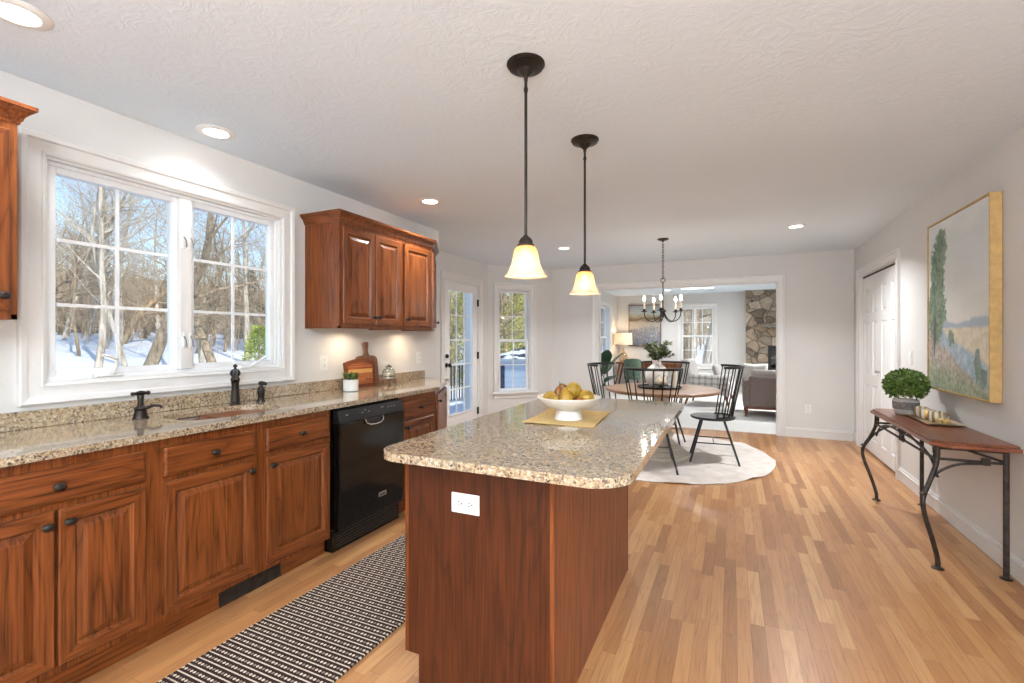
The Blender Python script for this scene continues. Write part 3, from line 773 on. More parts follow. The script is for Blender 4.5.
def base_cabinet(name, label, y0, y1, doors, drawers, cat='base cabinet', open_top=False):
    t = T(name, label, cat, (LX, y0, 0), H90, 'base cabinets along the window wall')
    w = y1 - y0; mb = MB()
    if open_top:   # sink base is hollow
        mb.box(.0, .018, FY, -.004, .10, .884).box(w - .018, w, FY, -.004, .10, .884).box(.018, w - .018, FY, FY + .02, .10, .884).box(.018, w - .018, FY + .02, -.004, .10, .12)
    else: mb.box(0, w, FY, -.004, .10, .884)
    O('body', mb, M['oak'], t)
    mb = MB(); mb.box(0, w, FY + .045, -.02, 0, .10); O('toe_kick', mb, M['oak_h'], t)
    for a, b, k in doors:
        cab_door(t, a - y0, b - y0, .130, .692, FY, ((b - .026 if k > 0 else a + .026) - y0, .645) if k else None)
    for a, b in drawers: cab_drawer(t, a - y0, b - y0, .716, .843, FY)
    return t
base_cabinet('base_cabinet', 'oak base cabinet mostly cut off by the left edge, left of the two-door unit', -.10, .545, [(-.06, .215, 1), (.225, .515, -1)], [(-.06, .515)])
base_cabinet('base_cabinet', 'oak base cabinet with one wide drawer over two doors, left of the sink', .545, 1.180, [(.571, .853, 1), (.863, 1.145, -1)], [(.571, 1.145)])
c2 = base_cabinet('base_cabinet', 'oak base cabinet under the sink, one drawer front over one door, toe vent below', 1.180, 1.670, [(1.214, 1.636, 1)], [(1.214, 1.636)], open_top=True)
base_cabinet('base_cabinet', 'oak base cabinet directly left of the black dishwasher', 1.670, 2.148, [(1.705, 2.130, -1)], [(1.705, 2.130)])
base_cabinet('base_cabinet', 'narrow oak base cabinet right of the black dishwasher', 2.800, 3.270, [(2.838, 3.235, -1)], [(2.838, 3.235)])
# angled end unit
CA, CB = (-2.21, 3.27), (-2.515, 3.895)
ang = math.atan2(CB[1] - CA[1], CB[0] - CA[0]); LA = math.dist(CA, CB)
t = T('angled_cabinet', 'angled oak end cabinet facing the glass door at the end of the counter', 'base cabinet', (CA[0], CA[1], 0), ang, 'base cabinets along the window wall')
Mi = Matrix.Rotation(-ang, 4, 'Z') @ Matrix.Translation((-CA[0], -CA[1], 0))
poly = [CA, CB, (LX + .004, 3.965), (LX + .004, 3.27)]
mb = MB(); mb.prism(poly, .10, .884, Mi); O('body', mb, M['oak'], t)
cx = sum(p[0] for p in poly) / 4; cy = sum(p[1] for p in poly) / 4
mb = MB(); mb.prism([(CA[0] - .05, CA[1]), (CB[0] - .045, CB[1] - .02), (LX + .02, 3.92), (LX + .02, 3.27)], 0, .10, Mi); O('toe_kick', mb, M['oak_h'], t)
cab_door(t, .03, LA - .03, .130, .843, 0, (.056, .79))

# toe-kick register
t = T('floor_register', 'black slotted heating register set in the toe kick below the sink cabinet', 'vent', (LX - FY - .045 + .001, 1.49, 0), H90)
mb = MB(); ring(mb, 0, .345, .006, .078, .008, -.006, 0); O('frame', mb, M['iron'], t)
mb = MB(); mb.box(.006, .339, -.001, .0, .010, .074); O('backing', mb, M['dark'], t)
mb = MB()
for k in range(26): x = .016 + k * .0125; mb.box(x - .0022, x + .0022, -.005, -.001, .014, .070)
mb.box(.008, .337, -.0045, -.001, .040, .044); O('louvre', mb, M['iron'], t)

# ------------------------------------------------------------------ counter with sink cut-out
def slab(name, outer, holes, z0, z1, mat, bev, parent=None, seg=3):
    bm = bmesh.new(); edges = []; rings_ = []
    for L in [outer] + holes:
        vs = [bm.verts.new((x, y, z1)) for x, y in L]; rings_.append(vs)
        edges += [bm.edges.new((vs[i], vs[(i + 1) % len(vs)])) for i in range(len(vs))]
    bmesh.ops.triangle_fill(bm, edges=edges, use_beauty=True)
    top = list(bm.faces); low = {}
    for v in list(bm.verts): low[v] = bm.verts.new((v.co.x, v.co.y, z0))
    for f in top: bm.faces.new([low[v] for v in reversed(f.verts)])
    for vs in rings_:
        n = len(vs)
        for i in range(n): bm.faces.new((vs[i], vs[(i + 1) % n], low[vs[(i + 1) % n]], low[vs[i]]))
    bmesh.ops.recalc_face_normals(bm, faces=bm.faces)
    me = bpy.data.meshes.new(name); bm.to_mesh(me); bm.free(); me.materials.append(mat)
    me.polygons.foreach_set('use_smooth', [True] * len(me.polygons))
    o = bpy.data.objects.new(name, me); COL.objects.link(o)
    if parent: o.parent = parent
    b = o.modifiers.new('bevel', 'BEVEL'); b.width = bev; b.segments = seg; b.limit_method = 'ANGLE'; b.angle_limit = R(60)
    me.set_sharp_from_angle(angle=R(50))
    return o
def superell(cx, cy, a, b, n=36, e=3.2):
    out = []
    for i in range(n):
        t = 2 * PI * i / n; c, s = math.cos(t), math.sin(t)
        out.append((cx + a * math.copysign(abs(c) ** (2 / e), c), cy + b * math.copysign(abs(s) ** (2 / e), s)))
    return out
def round_poly(pts, rads, n=6):
    out = []; N = len(pts)
    for i in range(N):
        p = Vector(pts[i]); a = (Vector(pts[i - 1]) - p).normalized(); b = (Vector(pts[(i + 1) % N]) - p).normalized(); r = rads[i]
        if r <= 0: out.append(tuple(p)); continue
        th = math.acos(max(-1, min(1, a.dot(b)))); d = r / math.tan(th / 2); c = p + (a + b).normalized() * (r / math.sin(th / 2))
        s = p + a * d; e = p + b * d; a0 = math.atan2(s.y - c.y, s.x - c.x); a1 = math.atan2(e.y - c.y, e.x - c.x); da = (a1 - a0 + PI) % (2 * PI) - PI
        for k in range(n + 1): q = a0 + da * k / n; out.append((c.x + r * math.cos(q), c.y + r * math.sin(q)))
    return out
outer = round_poly([(LX + .002, -.12), (-2.174, -.12), (-2.174, 3.285), (-2.492, 3.935), (LX + .002, 4.0)], [0, 0, .03, .03, 0], 4)
hole = superell(-2.478, 1.675, .180, .268)
ct = slab('countertop', outer, [hole], .884, .914, M['granite'], .007)
ct['label'] = 'speckled beige granite countertop running under the window'; ct['category'] = 'countertop'
mb = MB(); mb.box(LX + .001, LX + .021, -.12, 3.935, .9142, .992)
bs = O('backsplash', mb, M['granite'], bev=.003); tag(bs, 'low granite backsplash strip along the window wall', 'backsplash')
# sink bowl
t = T('kitchen_sink', 'undermounted oval stainless steel sink in the granite counter', 'sink', (-2.478, 1.675, .883))
mb = MB(); prof = [(1.06, 0), (1.0, -.001), (.985, -.02), (.95, -.12), (.85, -.160), (.55, -.172), (.12, -.176)]
n = 36
for s_, z in prof: mb.v += [(x, y, z) for x, y in superell(0, 0, .184 * s_, .272 * s_, n)]
for j in range(len(prof) - 1):
    for i in range(n): mb.f.append((j * n + i, j * n + (i + 1) % n, (j + 1) * n + (i + 1) % n, (j + 1) * n + i)); mb.mi.append(0)
mb.f.append(tuple((len(prof) - 1) * n + i for i in range(n))); mb.mi.append(0)
O('bowl', mb, M['steel'], t, smooth='all')
mb = MB(); mb.lathe([(.045, -.1755), (.045, -.172), (.030, -.171), (.028, -.174), (0, -.174)], 24, cap=False); O('drain', mb, M['bronze'], t, smooth=True)

# faucet, handle, sprayer
def bronze_lathe(name, prof, t, z=0): mb = MB(); mb.lathe(prof, 24); return O(name, mb, M['bronze'], t, smooth=True, angle=60)
t = T('faucet', 'dark bronze faucet with curved spout behind the sink', 'faucet', (-2.70, 1.885, .914))
bronze_lathe('base', [(.030, 0), (.030, .006), (.024, .012), (.021, .020)], t)
bronze_lathe('body', [(.026, .018), (.024, .05), (.019, .11), (.023, .140), (.026, .148), (.022, .158), (.019, .165)], t)
bronze_lathe('finial', [(.017, .163), (.027, .176), (.029, .190), (.022, .205), (.008, .213), (.005, .218), (.011, .224), (.012, .232), (.006, .240), (0, .242)], t)
mb = MB(); mb.tube([(0, 0, .185), (.034, -.023, .198), (.072, -.050, .194), (.106, -.074, .172), (.120, -.083, .150)], [.015, .013, .0125, .012, .013], 12); O('spout', mb, M['bronze'], t, smooth=True)
t = T('faucet_handle', 'dark bronze faucet handle with a T-shaped top and side lever, left of the sink', 'faucet handle', (-2.645, 1.355, .914))  # handle of the same faucet set, kept as its own object
bronze_lathe('base', [(.034, 0), (.034, .006), (.027, .014), (.029, .020), (.025, .030), (.025, .046), (.029, .050), (.022, .058), (.015, .064)], t)
bronze_lathe('stem', [(.014, .062), (.012, .085), (.015, .110), (.014, .116)], t)
mb = MB(); mb.tube([(0, -.040, .124), (0, -.034, .124), (0, -.026, .124), (0, 0, .126), (0, .026, .124), (0, .034, .124), (0, .040, .124)], [.007, .010, .006, .012, .007, .011, .008], 12); O('cross_bar', mb, M['bronze'], t, smooth=True)
mb = MB(); mb.tube([(0, .015, .045), (.01, .050, .058), (.02, .075, .055), (.022, .085, .046)], [.010, .007, .006, .007], 10); O('lever', mb, M['bronze'], t, smooth=True)
t = T('side_sprayer', 'short dark bronze side sprayer at the right end of the sink', 'sprayer', (-2.685, 2.045, .914))
bronze_lathe('base', [(.027, 0), (.027, .006), (.020, .014), (.018, .020)], t)
bronze_lathe('body', [(.018, .018), (.020, .045), (.023, .052), (.021, .075), (.012, .092), (.010, .100)], t)
mb = MB(); mb.tube([(-.012, -.006, .112), (.0, 0, .114), (.018, .010, .112), (.030, .018, .108)], [.009, .014, .012, .009], 12); O('spray_head', mb, M['bronze'], t, smooth=True)

# ------------------------------------------------------------------ dishwasher
t = T('dishwasher', 'black built-in dishwasher between the oak base cabinets', 'dishwasher', (LX, 2.150, 0), H90)
w = .648
mb = MB(); mb.box(0, w, -.585, -.02, .10, .878); O('body', mb, M['black_gloss'], t)
mb = MB()
seq = [(-.636, .135), (-.642, .30), (-.646, .55), (-.646, .785)]
for x in (.018, w - .004):
    pass
pts = [(-.587, .135)] + seq + [(-.587, .785)]
q = [(y, z) for y, z in pts]
n = len(q); mb.v = [(.022, y, z) for y, z in q] + [(w - .006, y, z) for y, z in q]
mb.f = [tuple(range(n)), tuple(range(2 * n - 1, n - 1, -1))] + [(i, (i + 1) % n, n + (i + 1) % n, n + i) for i in range(n)]; mb.mi = [0] * len(mb.f)
dr = O('door_panel', mb, M['black_gloss'], t, bev=.006)
mb = MB(); mb.hexa([(.022, -.650, .788), (w - .006, -.650, .788), (w - .006, -.587, .788), (.022, -.587, .788)], [(.022, -.632, .866), (w - .006, -.632, .866), (w - .006, -.587, .870), (.022, -.587, .870)])
cp = O('control_panel', mb, M['dw_panel'], t, bev=.006)
mb = MB(); hx = .325
mb.tube([(hx - .085, -.648, .786), (hx - .080, -.656, .762), (hx - .05, -.659, .748), (hx, -.660, .744), (hx + .05, -.659, .748), (hx + .080, -.656, .762), (hx + .085, -.648, .786)], .0045, 8); O('handle_trim', mb, M['steel'], t, smooth=True)
mb = MB(); mb.prism([(hx - .078, 0), (hx + .078, 0), (hx + .06, -.030), (hx, -.036), (hx - .06, -.030)], 0, .003, Matrix.Translation((0, -.6465, .786)) @ Matrix.Rotation(PI / 2, 4, 'X')); O('handle_pocket', mb, M['dark'], t)
for x, ww, zz in ((.075, .022, .835), (.215, .012, .832), (.245, .010, .845), (.275, .012, .832), (.40, .03, .842), (.47, .014, .836), (.50, .012, .836), (.53, .014, .836)):
    yy = -.650 + (zz - .788) / .078 * .018 - .0006
    mb = MB(); mb.box(x, x + ww, yy - .0006, yy + .002, zz - .0018, zz + .0018); O('button_mark', mb, M['brass_mark'], cp)
mb = MB(); mb.box(.375, .455, -.6425, -.637, .238, .268); bd = O('badge', mb, M['steel'], t, bev=.002)
mb = MB(); mb.box(.390, .440, -.6432, -.6424, .249, .257); O('badge_lettering', mb, M['dark'], bd)
mb = MB(); mb.box(.005, w - .005, -.600, -.50, .004, .118); tp = O('toe_panel', mb, M['black_gloss'], t, bev=.003)
mb = MB()
for k in range(5): mb.box(.03, w - .03, -.604, -.600, .024 + k * .017, .030 + k * .017)
O('toe_grille', mb, M['dw_panel'], tp)

# ------------------------------------------------------------------ wall cabinets
UY = -.330
def upper(name, label, y0, y1, doors, z0=1.380, z1=2.150, dz=(1.412, 2.092)):
    t = T(name, label, 'wall cabinet', (LX, y0, 0), H90, 'wall cabinets')
    w = y1 - y0; mb = MB(); mb.box(0, w, UY, -.001, z0 + .02, z1); mb.box(0, w, UY, UY + .02, z0, z0 + .02); mb.box(0, .018, UY, -.001, z0, z0 + .02); mb.box(w - .018, w, UY, -.001, z0, z0 + .02)
    O('body', mb, M['oak'], t)
    for a, b, k in doors: cab_door(t, a - y0, b - y0, dz[0], dz[1], UY, ((b - .024 if k > 0 else a + .024) - y0, dz[0] + .055), fr=.05)
    return t
u1 = upper('wall_cabinet', 'two-door oak wall cabinet right of the sink window', 2.485, 3.165, [(2.505, 2.830, 1), (2.838, 3.140, -1)])
u2 = upper('wall_cabinet', 'single-door oak wall cabinet between the two-door one and the angled end', 3.165, 3.600, [(3.190, 3.560, -1)])
upper('wall_cabinet', 'oak wall cabinet cut off by the left edge of the view, left of the window', .0, .850, [(.03, .425, 1), (.432, .825, 1)])
UA, UB = (-2.470, 3.600), (-2.745, 4.050)
ang = math.atan2(UB[1] - UA[1], UB[0] - UA[0]); LU = math.dist(UA, UB)
t = T('wall_cabinet', 'angled end wall cabinet seen edge-on beside the glass door', 'wall cabinet', (UA[0], UA[1], 0), ang, 'wall cabinets')
Mi = Matrix.Rotation(-ang, 4, 'Z') @ Matrix.Translation((-UA[0], -UA[1], 0))
mb = MB(); mb.prism([UA, UB, (LX + .001, 4.07), (LX + .001, 3.60)], 1.38, 2.15, Mi); O('body', mb, M['oak'], t)
cab_door(t, .02, LU - .03, 1.412, 2.092, 0, (LU - .055, 1.467), fr=.05)

def sweep(name, path, prof, mat, label, cat):
    P = [Vector(p) for p in path]; nr = []
    for i in range(len(P)):
        ds = []
        if i > 0: ds.append((P[i] - P[i - 1]).normalized())
        if i < len(P) - 1: ds.append((P[i + 1] - P[i]).normalized())
        ns = [Vector((d.y, -d.x)) for d in ds]
        m = sum(ns, Vector((0, 0))) / len(ns); m = m / max(.2, m.dot(ns[0])) if len(ns) > 1 else m
        nr.append(m)
    mb = MB(); k = len(prof)
    for p, m in zip(P, nr): mb.v += [(p.x + m.x * d, p.y + m.y * d, z) for d, z in prof]
    for i in range(len(P) - 1):
        for j in range(k): mb.f.append((i * k + j, i * k + (j + 1) % k, (i + 1) * k + (j + 1) % k, (i + 1) * k + j))
    mb.f += [tuple(range(k)), tuple(range((len(P)) * k - 1, (len(P) - 1) * k - 1, -1))]; mb.mi = [0] * len(mb.f)
    o = O(name, mb, mat); tag(o, label, cat); return o
CP = [(0.0005, 2.124), (.006, 2.124), (.008, 2.133), (.012, 2.137), (.016, 2.150), (.027, 2.166), (.036, 2.172), (.038, 2.178), (.045, 2.180), (.045, 2.194), (.0005, 2.194)]
sweep('crown_moulding', [(LX, 2.485), (-2.47, 2.485), (-2.47, 3.60), (UB[0], UB[1]), (LX, 4.075)], CP, M['oak_h'], 'oak crown moulding capping the wall cabinets right of the window', 'moulding')
sweep('crown_moulding', [(-2.47, .0), (-2.47, .850), (LX, .850)], CP, M['oak_h'], 'oak crown moulding end at the upper left edge of the view', 'moulding')
for yy in (2.82, 3.55):
    mb = MB(); mb.lathe([(0, -.012), (.030, -.012), (.034, -.006), (.034, 0)], 20, cap=False)
    par = u1 if yy < 3 else u2
    pk = O('puck_light', mb, M['plastic'], par, loc=(yy - (2.485 if yy < 3 else 3.165), -.16, 1.40))
    lamp('puck_glow', 'AREA', (0, 0, -.016), .9, (1, .78, .52), pk, shape='DISK', size=.05, spread=R(160))

# ------------------------------------------------------------------ island
IX0, IX1, IY0, IY1 = -1.140, -.535, 1.480, 2.710
isl = T('kitchen_island', 'oak kitchen island cabinet with plain veneer end and side panels', 'kitchen island', ((IX0 + IX1) / 2, (IY0 + IY1) / 2, 0))
ox, oy = (IX0 + IX1) / 2, (IY0 + IY1) / 2
a, b, c_, d_ = IX0 - ox, IX1 - ox, IY0 - oy, IY1 - oy
mb = MB(); mb.box(a + .02, b - .006, c_ + .012, d_ - .006, .115, .884); mb.box(a + .067, b - .006, c_ + .012, d_ - .006, 0, .115); O('carcass', mb, M['oak_shaded'], isl)
mb = MB(); mb.prism([(a + .004, .115), (a + .067, .115), (a + .067, 0), (b - .012, 0), (b - .012, .884), (a + .004, .884)], 0, .012, Matrix.Translation((0, c_ + .012, 0)) @ Matrix.Rotation(PI / 2, 4, 'X')); O('end_panel', mb, M['oak_shaded'], isl)
mb = MB(); mb.box(b - .006, b, c_ + .012, d_ - .012, 0, .884); O('side_panel', mb, M['oak_lit'], isl)
for yy in (c_ - .001, d_ - .013):
    mb = MB(); mb.box(b - .012, b + .003, yy, yy + .013, 0, .884); O('corner_strip', mb, M['oak'], isl, bev=.001)
mb = MB(); mb.box(a + .067, a + .070, c_ + .012, d_ - .02, 0, .115); O('toe_kick', mb, M['oak'], isl)
fr = T('cabinet_front', '', '', (a + .02, 0, 0), -H90); del fr['label']; del fr['category']; fr.parent = isl
mb = MB(); mb.box(-d_, -c_, -.016, 0, .115, .884); O('face_frame', mb, M['oak'], fr)
for k in range(3):
    p = -d_ + .03 + k * .40; cab_door(fr, p, p + .37, .145, .692, -.016, (p + .03, .645)); cab_drawer(fr, p, p + .37, .716, .843, -.016)
TX0, TX1, TY0, TY1 = -1.148, -.262, 1.305, 3.105
it = slab('island_countertop', round_poly([(TX0, TY0), (TX1, TY0), (TX1, TY1), (TX0, TY1)], [.10, .13, .11, .11], 8), [], .884, .914, M['granite'], .012, seg=4)
tag(it, 'speckled granite countertop with rounded corners on the island', 'countertop')
bpy.data.objects['island_outlet'].location = (-.868, IY0 - .0008, .715)

# placemat, bowl, pears
t = T('placemat', 'straw-coloured rectangular placemat under the fruit bowl', 'placemat', (-.735, 2.27, .9145), R(4))
mb = MB(); N = 14
for sgn in (0, 1):
    for j in range(N + 1):
        for i in range(N + 1):
            x = -.165 + .33 * i / N; y = -.235 + .47 * j / N
            e = max(abs(x) / .165, abs(y) / .235)
            mb.v.append((x, y, .0004 + sgn * .003 + .004 * max(0, e - .85) / .15 * (.5 + .5 * math.sin(9 * x + 14 * y))))
K = (N + 1) ** 2
for j in range(N):
    for i in range(N):
        q = j * (N + 1) + i; mb.f.append((q, q + 1, q + N + 2, q + N + 1)); mb.f.append((K + q, K + q + 1, K + q + N + 2, K + q + N + 1))
bnd = [i for i in range(N)] + [N + j * (N + 1) for j in range(N)] + [K - 1 - i for i in range(N)] + [(N - j) * (N + 1) for j in range(N)]
for i in range(len(bnd)): p, q = bnd[i], bnd[(i + 1) % len(bnd)]; mb.f.append((p, q, K + q, K + p))
mb.mi = [0] * len(mb.f); O('woven_mat', mb, M['mat_fab'], t, smooth=True)
BX, BYY = -.722, 2.215
t = T('fruit_bowl', 'cream footed bowl holding pears on the island placemat', 'bowl', (BX, BYY, .9185))
mb = MB(); mb.lathe([(.068, 0), (.066, .010), (.060, .030), (.054, .044), (.040, .046), (.040, .040), (.048, .030), (.056, .004)], 36, cap=False); O('pedestal', mb, plain('matte_white_glaze', (.80, .79, .77), .35, var=.02), t, smooth=True, angle=60)
mb = MB(); mb.lathe([(0, .044), (.055, .045), (.105, .060), (.138, .082), (.153, .102), (.156, .107), (.153, .109), (.148, .104), (.130, .087), (.098, .067), (.05, .053), (0, .051)], 48, cap=False)
O('bowl', mb, M['ceramic'], t, smooth='all')
PE = []
def pear(label, p, s, tilt, az, c1, c2, c3, stem=True):
    m, nt, b = new_mat('pear_skin'); g = G(nt)
    nt.links.new(g.ramp(g.noise(g.coord(), 22, 4, .6), [(.3, c1), (.52, c2), (.75, c3)]), b.inputs['Base Color']); b.inputs['Roughness'].default_value = .35
    t = T('pear', label, 'pear', (BX + p[0], BYY + p[1], .9185 + p[2]), 0, 'pears in the bowl')
    t.rotation_euler = (tilt, 0, az)
    mb = MB(); mb.lathe([(r * s, z * s) for r, z in ((0, -.036), (.012, -.036), (.026, -.030), (.034, -.015), (.036, .0), (.032, .015), (.024, .030), (.018, .042), (.013, .050), (.005, .054), (0, .053))], 20, cap=False); O('flesh', mb, m, t, smooth='all')
    if stem: mb = MB(); mb.tube([(0, 0, .052 * s), (.002, 0, .062 * s), (.006, .001, .070 * s)], [.0022, .0016, .002], 6); O('stem', mb, M['stem'], t)
GR, YG, BR, RD = srgb(118, 98, 30), srgb(168, 134, 44), srgb(142, 96, 44), srgb(150, 84, 52)
CT, SN = math.cos(YAW), math.sin(YAW)
def vp(r, dpt): return (CT * r - SN * dpt, SN * r + CT * dpt)      # offsets: right, away
def pr_(label, r, dp, z, s, tilt, az, *c): x, y = vp(r, dp); pear(label, (x, y, z), s, tilt, az, *c)
pr_('green-gold pear lying at the left rim of the bowl', -.088, -.01, .098, 1.0, R(85), R(60), GR, YG, YG)
pr_('small brown upright pear with its stem up, left of the pile', -.046, .03, .112, .78, R(8), R(20), RD, BR, BR)
pr_('tan pear in the front centre of the bowl', -.018, -.055, .108, .95, R(-28), R(40), BR, YG, BR)
pr_('brown pear half hidden behind the top golden one', -.012, .035, .125, .95, R(40), R(-30), BR, BR, YG)
pr_('large golden pear on top of the pile', .022, -.012, .140, 1.10, R(-70), R(10), GR, YG, YG)
pr_('long green-gold pear lying at the right rim', .078, -.025, .104, 1.1, R(80), R(-95), GR, YG, BR)
pr_('reddish pear low in front at the right of centre', .040, -.085, .089, .72, R(90), R(200), RD, BR, RD)
pr_('golden pear at the back right, under the top one', .05, .06, .098, 1.0, R(70), R(150), YG, GR, YG)

# ------------------------------------------------------------------ pendants
def pendant(x, y, label):
    t = T('pendant_light', label, 'pendant light', (x, y, CH), 0, 'pendants over the island')
    zb = 1.562 - CH
    mb = MB(); mb.lathe([(.078, 0), (.079, -.006), (.070, -.013), (.071, -.018), (.052, -.026), (.036, -.028), (.026, -.040), (.012, -.052), (.008, -.058), (.008, -.07)], 36); O('canopy', mb, M['bronze'], t, smooth=True)
    mb = MB(); mb.tube([(0, 0, -.06), (0, 0, zb + .16)], .0062, 12); mb.tube([(0, 0, -.10), (0, 0, -.115)], .009, 12); O('rod', mb, M['bronze'], t, smooth=True)
    mb = MB(); mb.lathe([(.008, .172), (.012, .166), (.022, .158), (.029, .146), (.030, .136), (.036, .131), (.036, .126), (.020, .122), (0, .122)], 28, c=(0, 0, zb)); O('socket_cap', mb, M['bronze'], t, smooth=True)
    mb = MB(); P = [(.030, .126), (.043, .118), (.050, .100), (.054, .075), (.060, .050), (.070, .026), (.083, .008), (.089, 0)]
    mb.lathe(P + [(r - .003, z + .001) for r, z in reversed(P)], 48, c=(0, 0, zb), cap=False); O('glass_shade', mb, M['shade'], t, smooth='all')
    mb = MB(); mb.sphere((0, 0, zb + .045), .025, 16, 12, (1, 1, 1.15)); mb.lathe([(.012, .070), (.012, .122)], 12, c=(0, 0, zb)); O('bulb', mb, M['bulb'], t, smooth='all')
pendant(-.771, 1.80, 'nearer bronze pendant with bell-shaped glass shade over the island')
pendant(-.761, 2.63, 'farther bronze pendant with bell-shaped glass shade over the island')

# ------------------------------------------------------------------ runner rug
t = T('runner_rug', 'brown and cream woven runner with stripes and dots between island and sink cabinets', 'rug', (-1.672, 1.85, 0))
mb = MB(); mb.box(-.303, .303, -1.5, 1.45, .001, .009); O('pile', mb, M['runner'], t, bev=.003)

# ------------------------------------------------------------------ things on the counter
t = T('potted_succulent', 'small green plant in a white cylindrical pot before the cutting boards', 'potted plant', (-2.585, 2.715, .9145))
mb = MB(); mb.lathe([(0, 0), (.048, 0), (.053, .004), (.055, .086), (.051, .088), (.049, .074), (0, .074)], 32, cap=False); O('pot', mb, M['plastic'], t, smooth=True)
mb = MB(); mb.lathe([(0, .072), (.048, .072), (.048, .078), (0, .08)], 20, cap=False); O('soil', mb, M['soil'], t)
mb = MB(); rr = random.Random(3)
for i in range(190):
    a = rr.random() * 2 * PI; e = rr.random() ** .6; r0 = .042 * rr.random() + .004; p = Vector((r0 * math.cos(a), r0 * math.sin(a), .078 + rr.random() * .03))
    d = Vector((math.cos(a) * (1 - .4 * e), math.sin(a) * (1 - .4 * e), .25 + e)); mb.leaf(p, d, (0, 0, 1), .026 + .028 * rr.random(), .012 + .008 * rr.random())
O('foliage', mb, leafmat('succulent_leaves', srgb(40, 74, 44), srgb(84, 116, 58), srgb(170, 160, 84)), t, raw=True)

def lean(name, label, cat, xb, y, tilt):
    """thing whose local x runs along the wall, z up; leaned back against the wall"""
    t = T(name, label, cat, (xb, y, .9145), H90); t.rotation_euler = Vector((0, 0, 0)); t.rotation_euler = (-tilt, 0, H90); t.rotation_mode = 'XYZ'; return t
RX90 = Matrix.Rotation(PI / 2, 4, 'X')
t = lean('paddle_board', 'dark walnut paddle cutting board with a handle, behind the other board', 'cutting board', LX + .058, 3.075, R(5))
pl = round_poly([(-.135, .0), (.135, .0), (.128, .245), (.030, .255), (.020, .29), (.034, .365), (-.034, .365), (-.020, .29), (-.030, .255), (-.128, .245)], [.03, .03, .045, .02, .01, .012, .012, .01, .02, .045], 5)
mb = MB(); mb.prism(pl, -.009, .009, RX90); O('board', mb, M['dark_board'], t, bev=.003)
t = lean('cutting_board', 'square orange-brown wooden cutting board with a rounded top and dark rim', 'cutting board', LX + .092, 2.955, R(4.5))
mb = MB(); top = [(.168 - .336 * i / 14, .222 + .028 * math.sin(PI * i / 14)) for i in range(15)]
def rp(w, h0, inset):
    tp_ = [((.168 - inset) - (.336 - 2 * inset) * i / 14, h0 - inset + .026 * math.sin(PI * i / 14)) for i in range(15)]
    return [(-.160 + inset, inset), (.160 - inset, inset)] + tp_
o_ = rp(0, .205, 0); i_ = rp(0, .205, .028); n = len(o_)
mb.v = [(x, -.010, z) for x, z in o_] + [(x, -.010, z) for x, z in i_] + [(x, .010, z) for x, z in o_] + [(x, -.0075, z) for x, z in i_]
for i in range(n):
    j = (i + 1) % n; mb.f += [(i, j, n + j, n + i), (i, j, 2 * n + j, 2 * n + i), (n + i, n + j, 3 * n + j, 3 * n + i)]
mb.f.append(tuple(range(2 * n, 3 * n))); mb.mi = [0] * len(mb.f); O('rim', mb, M['acacia_edge'], t)
mb = MB(); mb.v = [(x, -.0078, z) for x, z in i_]; mb.f = [tuple(range(n))]; mb.mi = [0]
mb = MB(); mb.prism([(x, z) for x, z in i_], .0065, .0085, RX90); O('cutting_face', mb, M['acacia'], t)
mb = MB(); mb.box(-.134, .134, -.0092, -.0084, .116, .148); O('pale_inlay', mb, plain('maple_strip', srgb(212, 160, 92), .4, var=.08), t)
mb = MB(); mb.v = []; mb.tube([(.055, -.0092, .060), (.062, -.0092, .082), (.054, -.0092, .078), (.060, -.0092, .060), (.072, -.0092, .062), (.080, -.0092, .072), (.074, -.0092, .060), (.086, -.0092, .060), (.092, -.0092, .072), (.088, -.0092, .060), (.100, -.0092, .060), (.106, -.0092, .086), (.104, -.0092, .060), (.112, -.0092, .068), (.120, -.0092, .058)], .0018, 5); O('script_marking', mb, M['dark'], t)

t = T('jar_stand', 'small dark wooden footed stand under the glass jar', 'stand', (-2.640, 3.215, .9145), H90)
mb = MB(); mb.box(-.058, .058, -.045, .045, .030, .048); O('tray_top', mb, M['dark_board'], t, bev=.004)
for sx in (-1, 1):
    for sy in (-1, 1): mb = MB(); mb.lathe([(.006, 0), (.009, .010), (.008, .030)], 12, c=(sx * .045, sy * .032, 0)); O('foot', mb, M['dark_board'], t)
t = T('glass_jar', 'small lidded glass jar with pale bands on the dark stand', 'jar', (-2.640, 3.215, .963)); t.scale = (1.18, 1.18, 1.05)
mb = MB(); P = [(.0, .001), (.040, .001), (.046, .006), (.048, .04), (.046, .062), (.034, .082), (.022, .090), (.020, .100)]
mb.lathe(P + [(max(0, r - .002), z + .002) for r, z in reversed(P)], 32, cap=False); O('glass_body', mb, M['jar_glass'], t, smooth=True)
mb = MB(); mb.lathe([(0, .004), (.036, .004), (.038, .02), (.036, .024), (.038, .03), (.036, .05), (0, .052)], 24, cap=False); O('contents', mb, M['linen'], t, smooth=True)
mb = MB(); mb.lathe([(.0385, .020), (.0400, .022), (.0400, .029), (.0385, .031)], 24, cap=False); O('twine_band', mb, M['stem'], t)
mb = MB(); mb.lathe([(.022, .100), (.024, .104), (.018, .109), (.006, .112), (.008, .118), (0, .121)], 24); O('lid', mb, M['steel'], t, smooth=True)
for ch in children(fr):
    ch.parent = isl; ch.location = fr.location; ch.rotation_euler = fr.rotation_euler
bpy.data.objects.remove(fr)

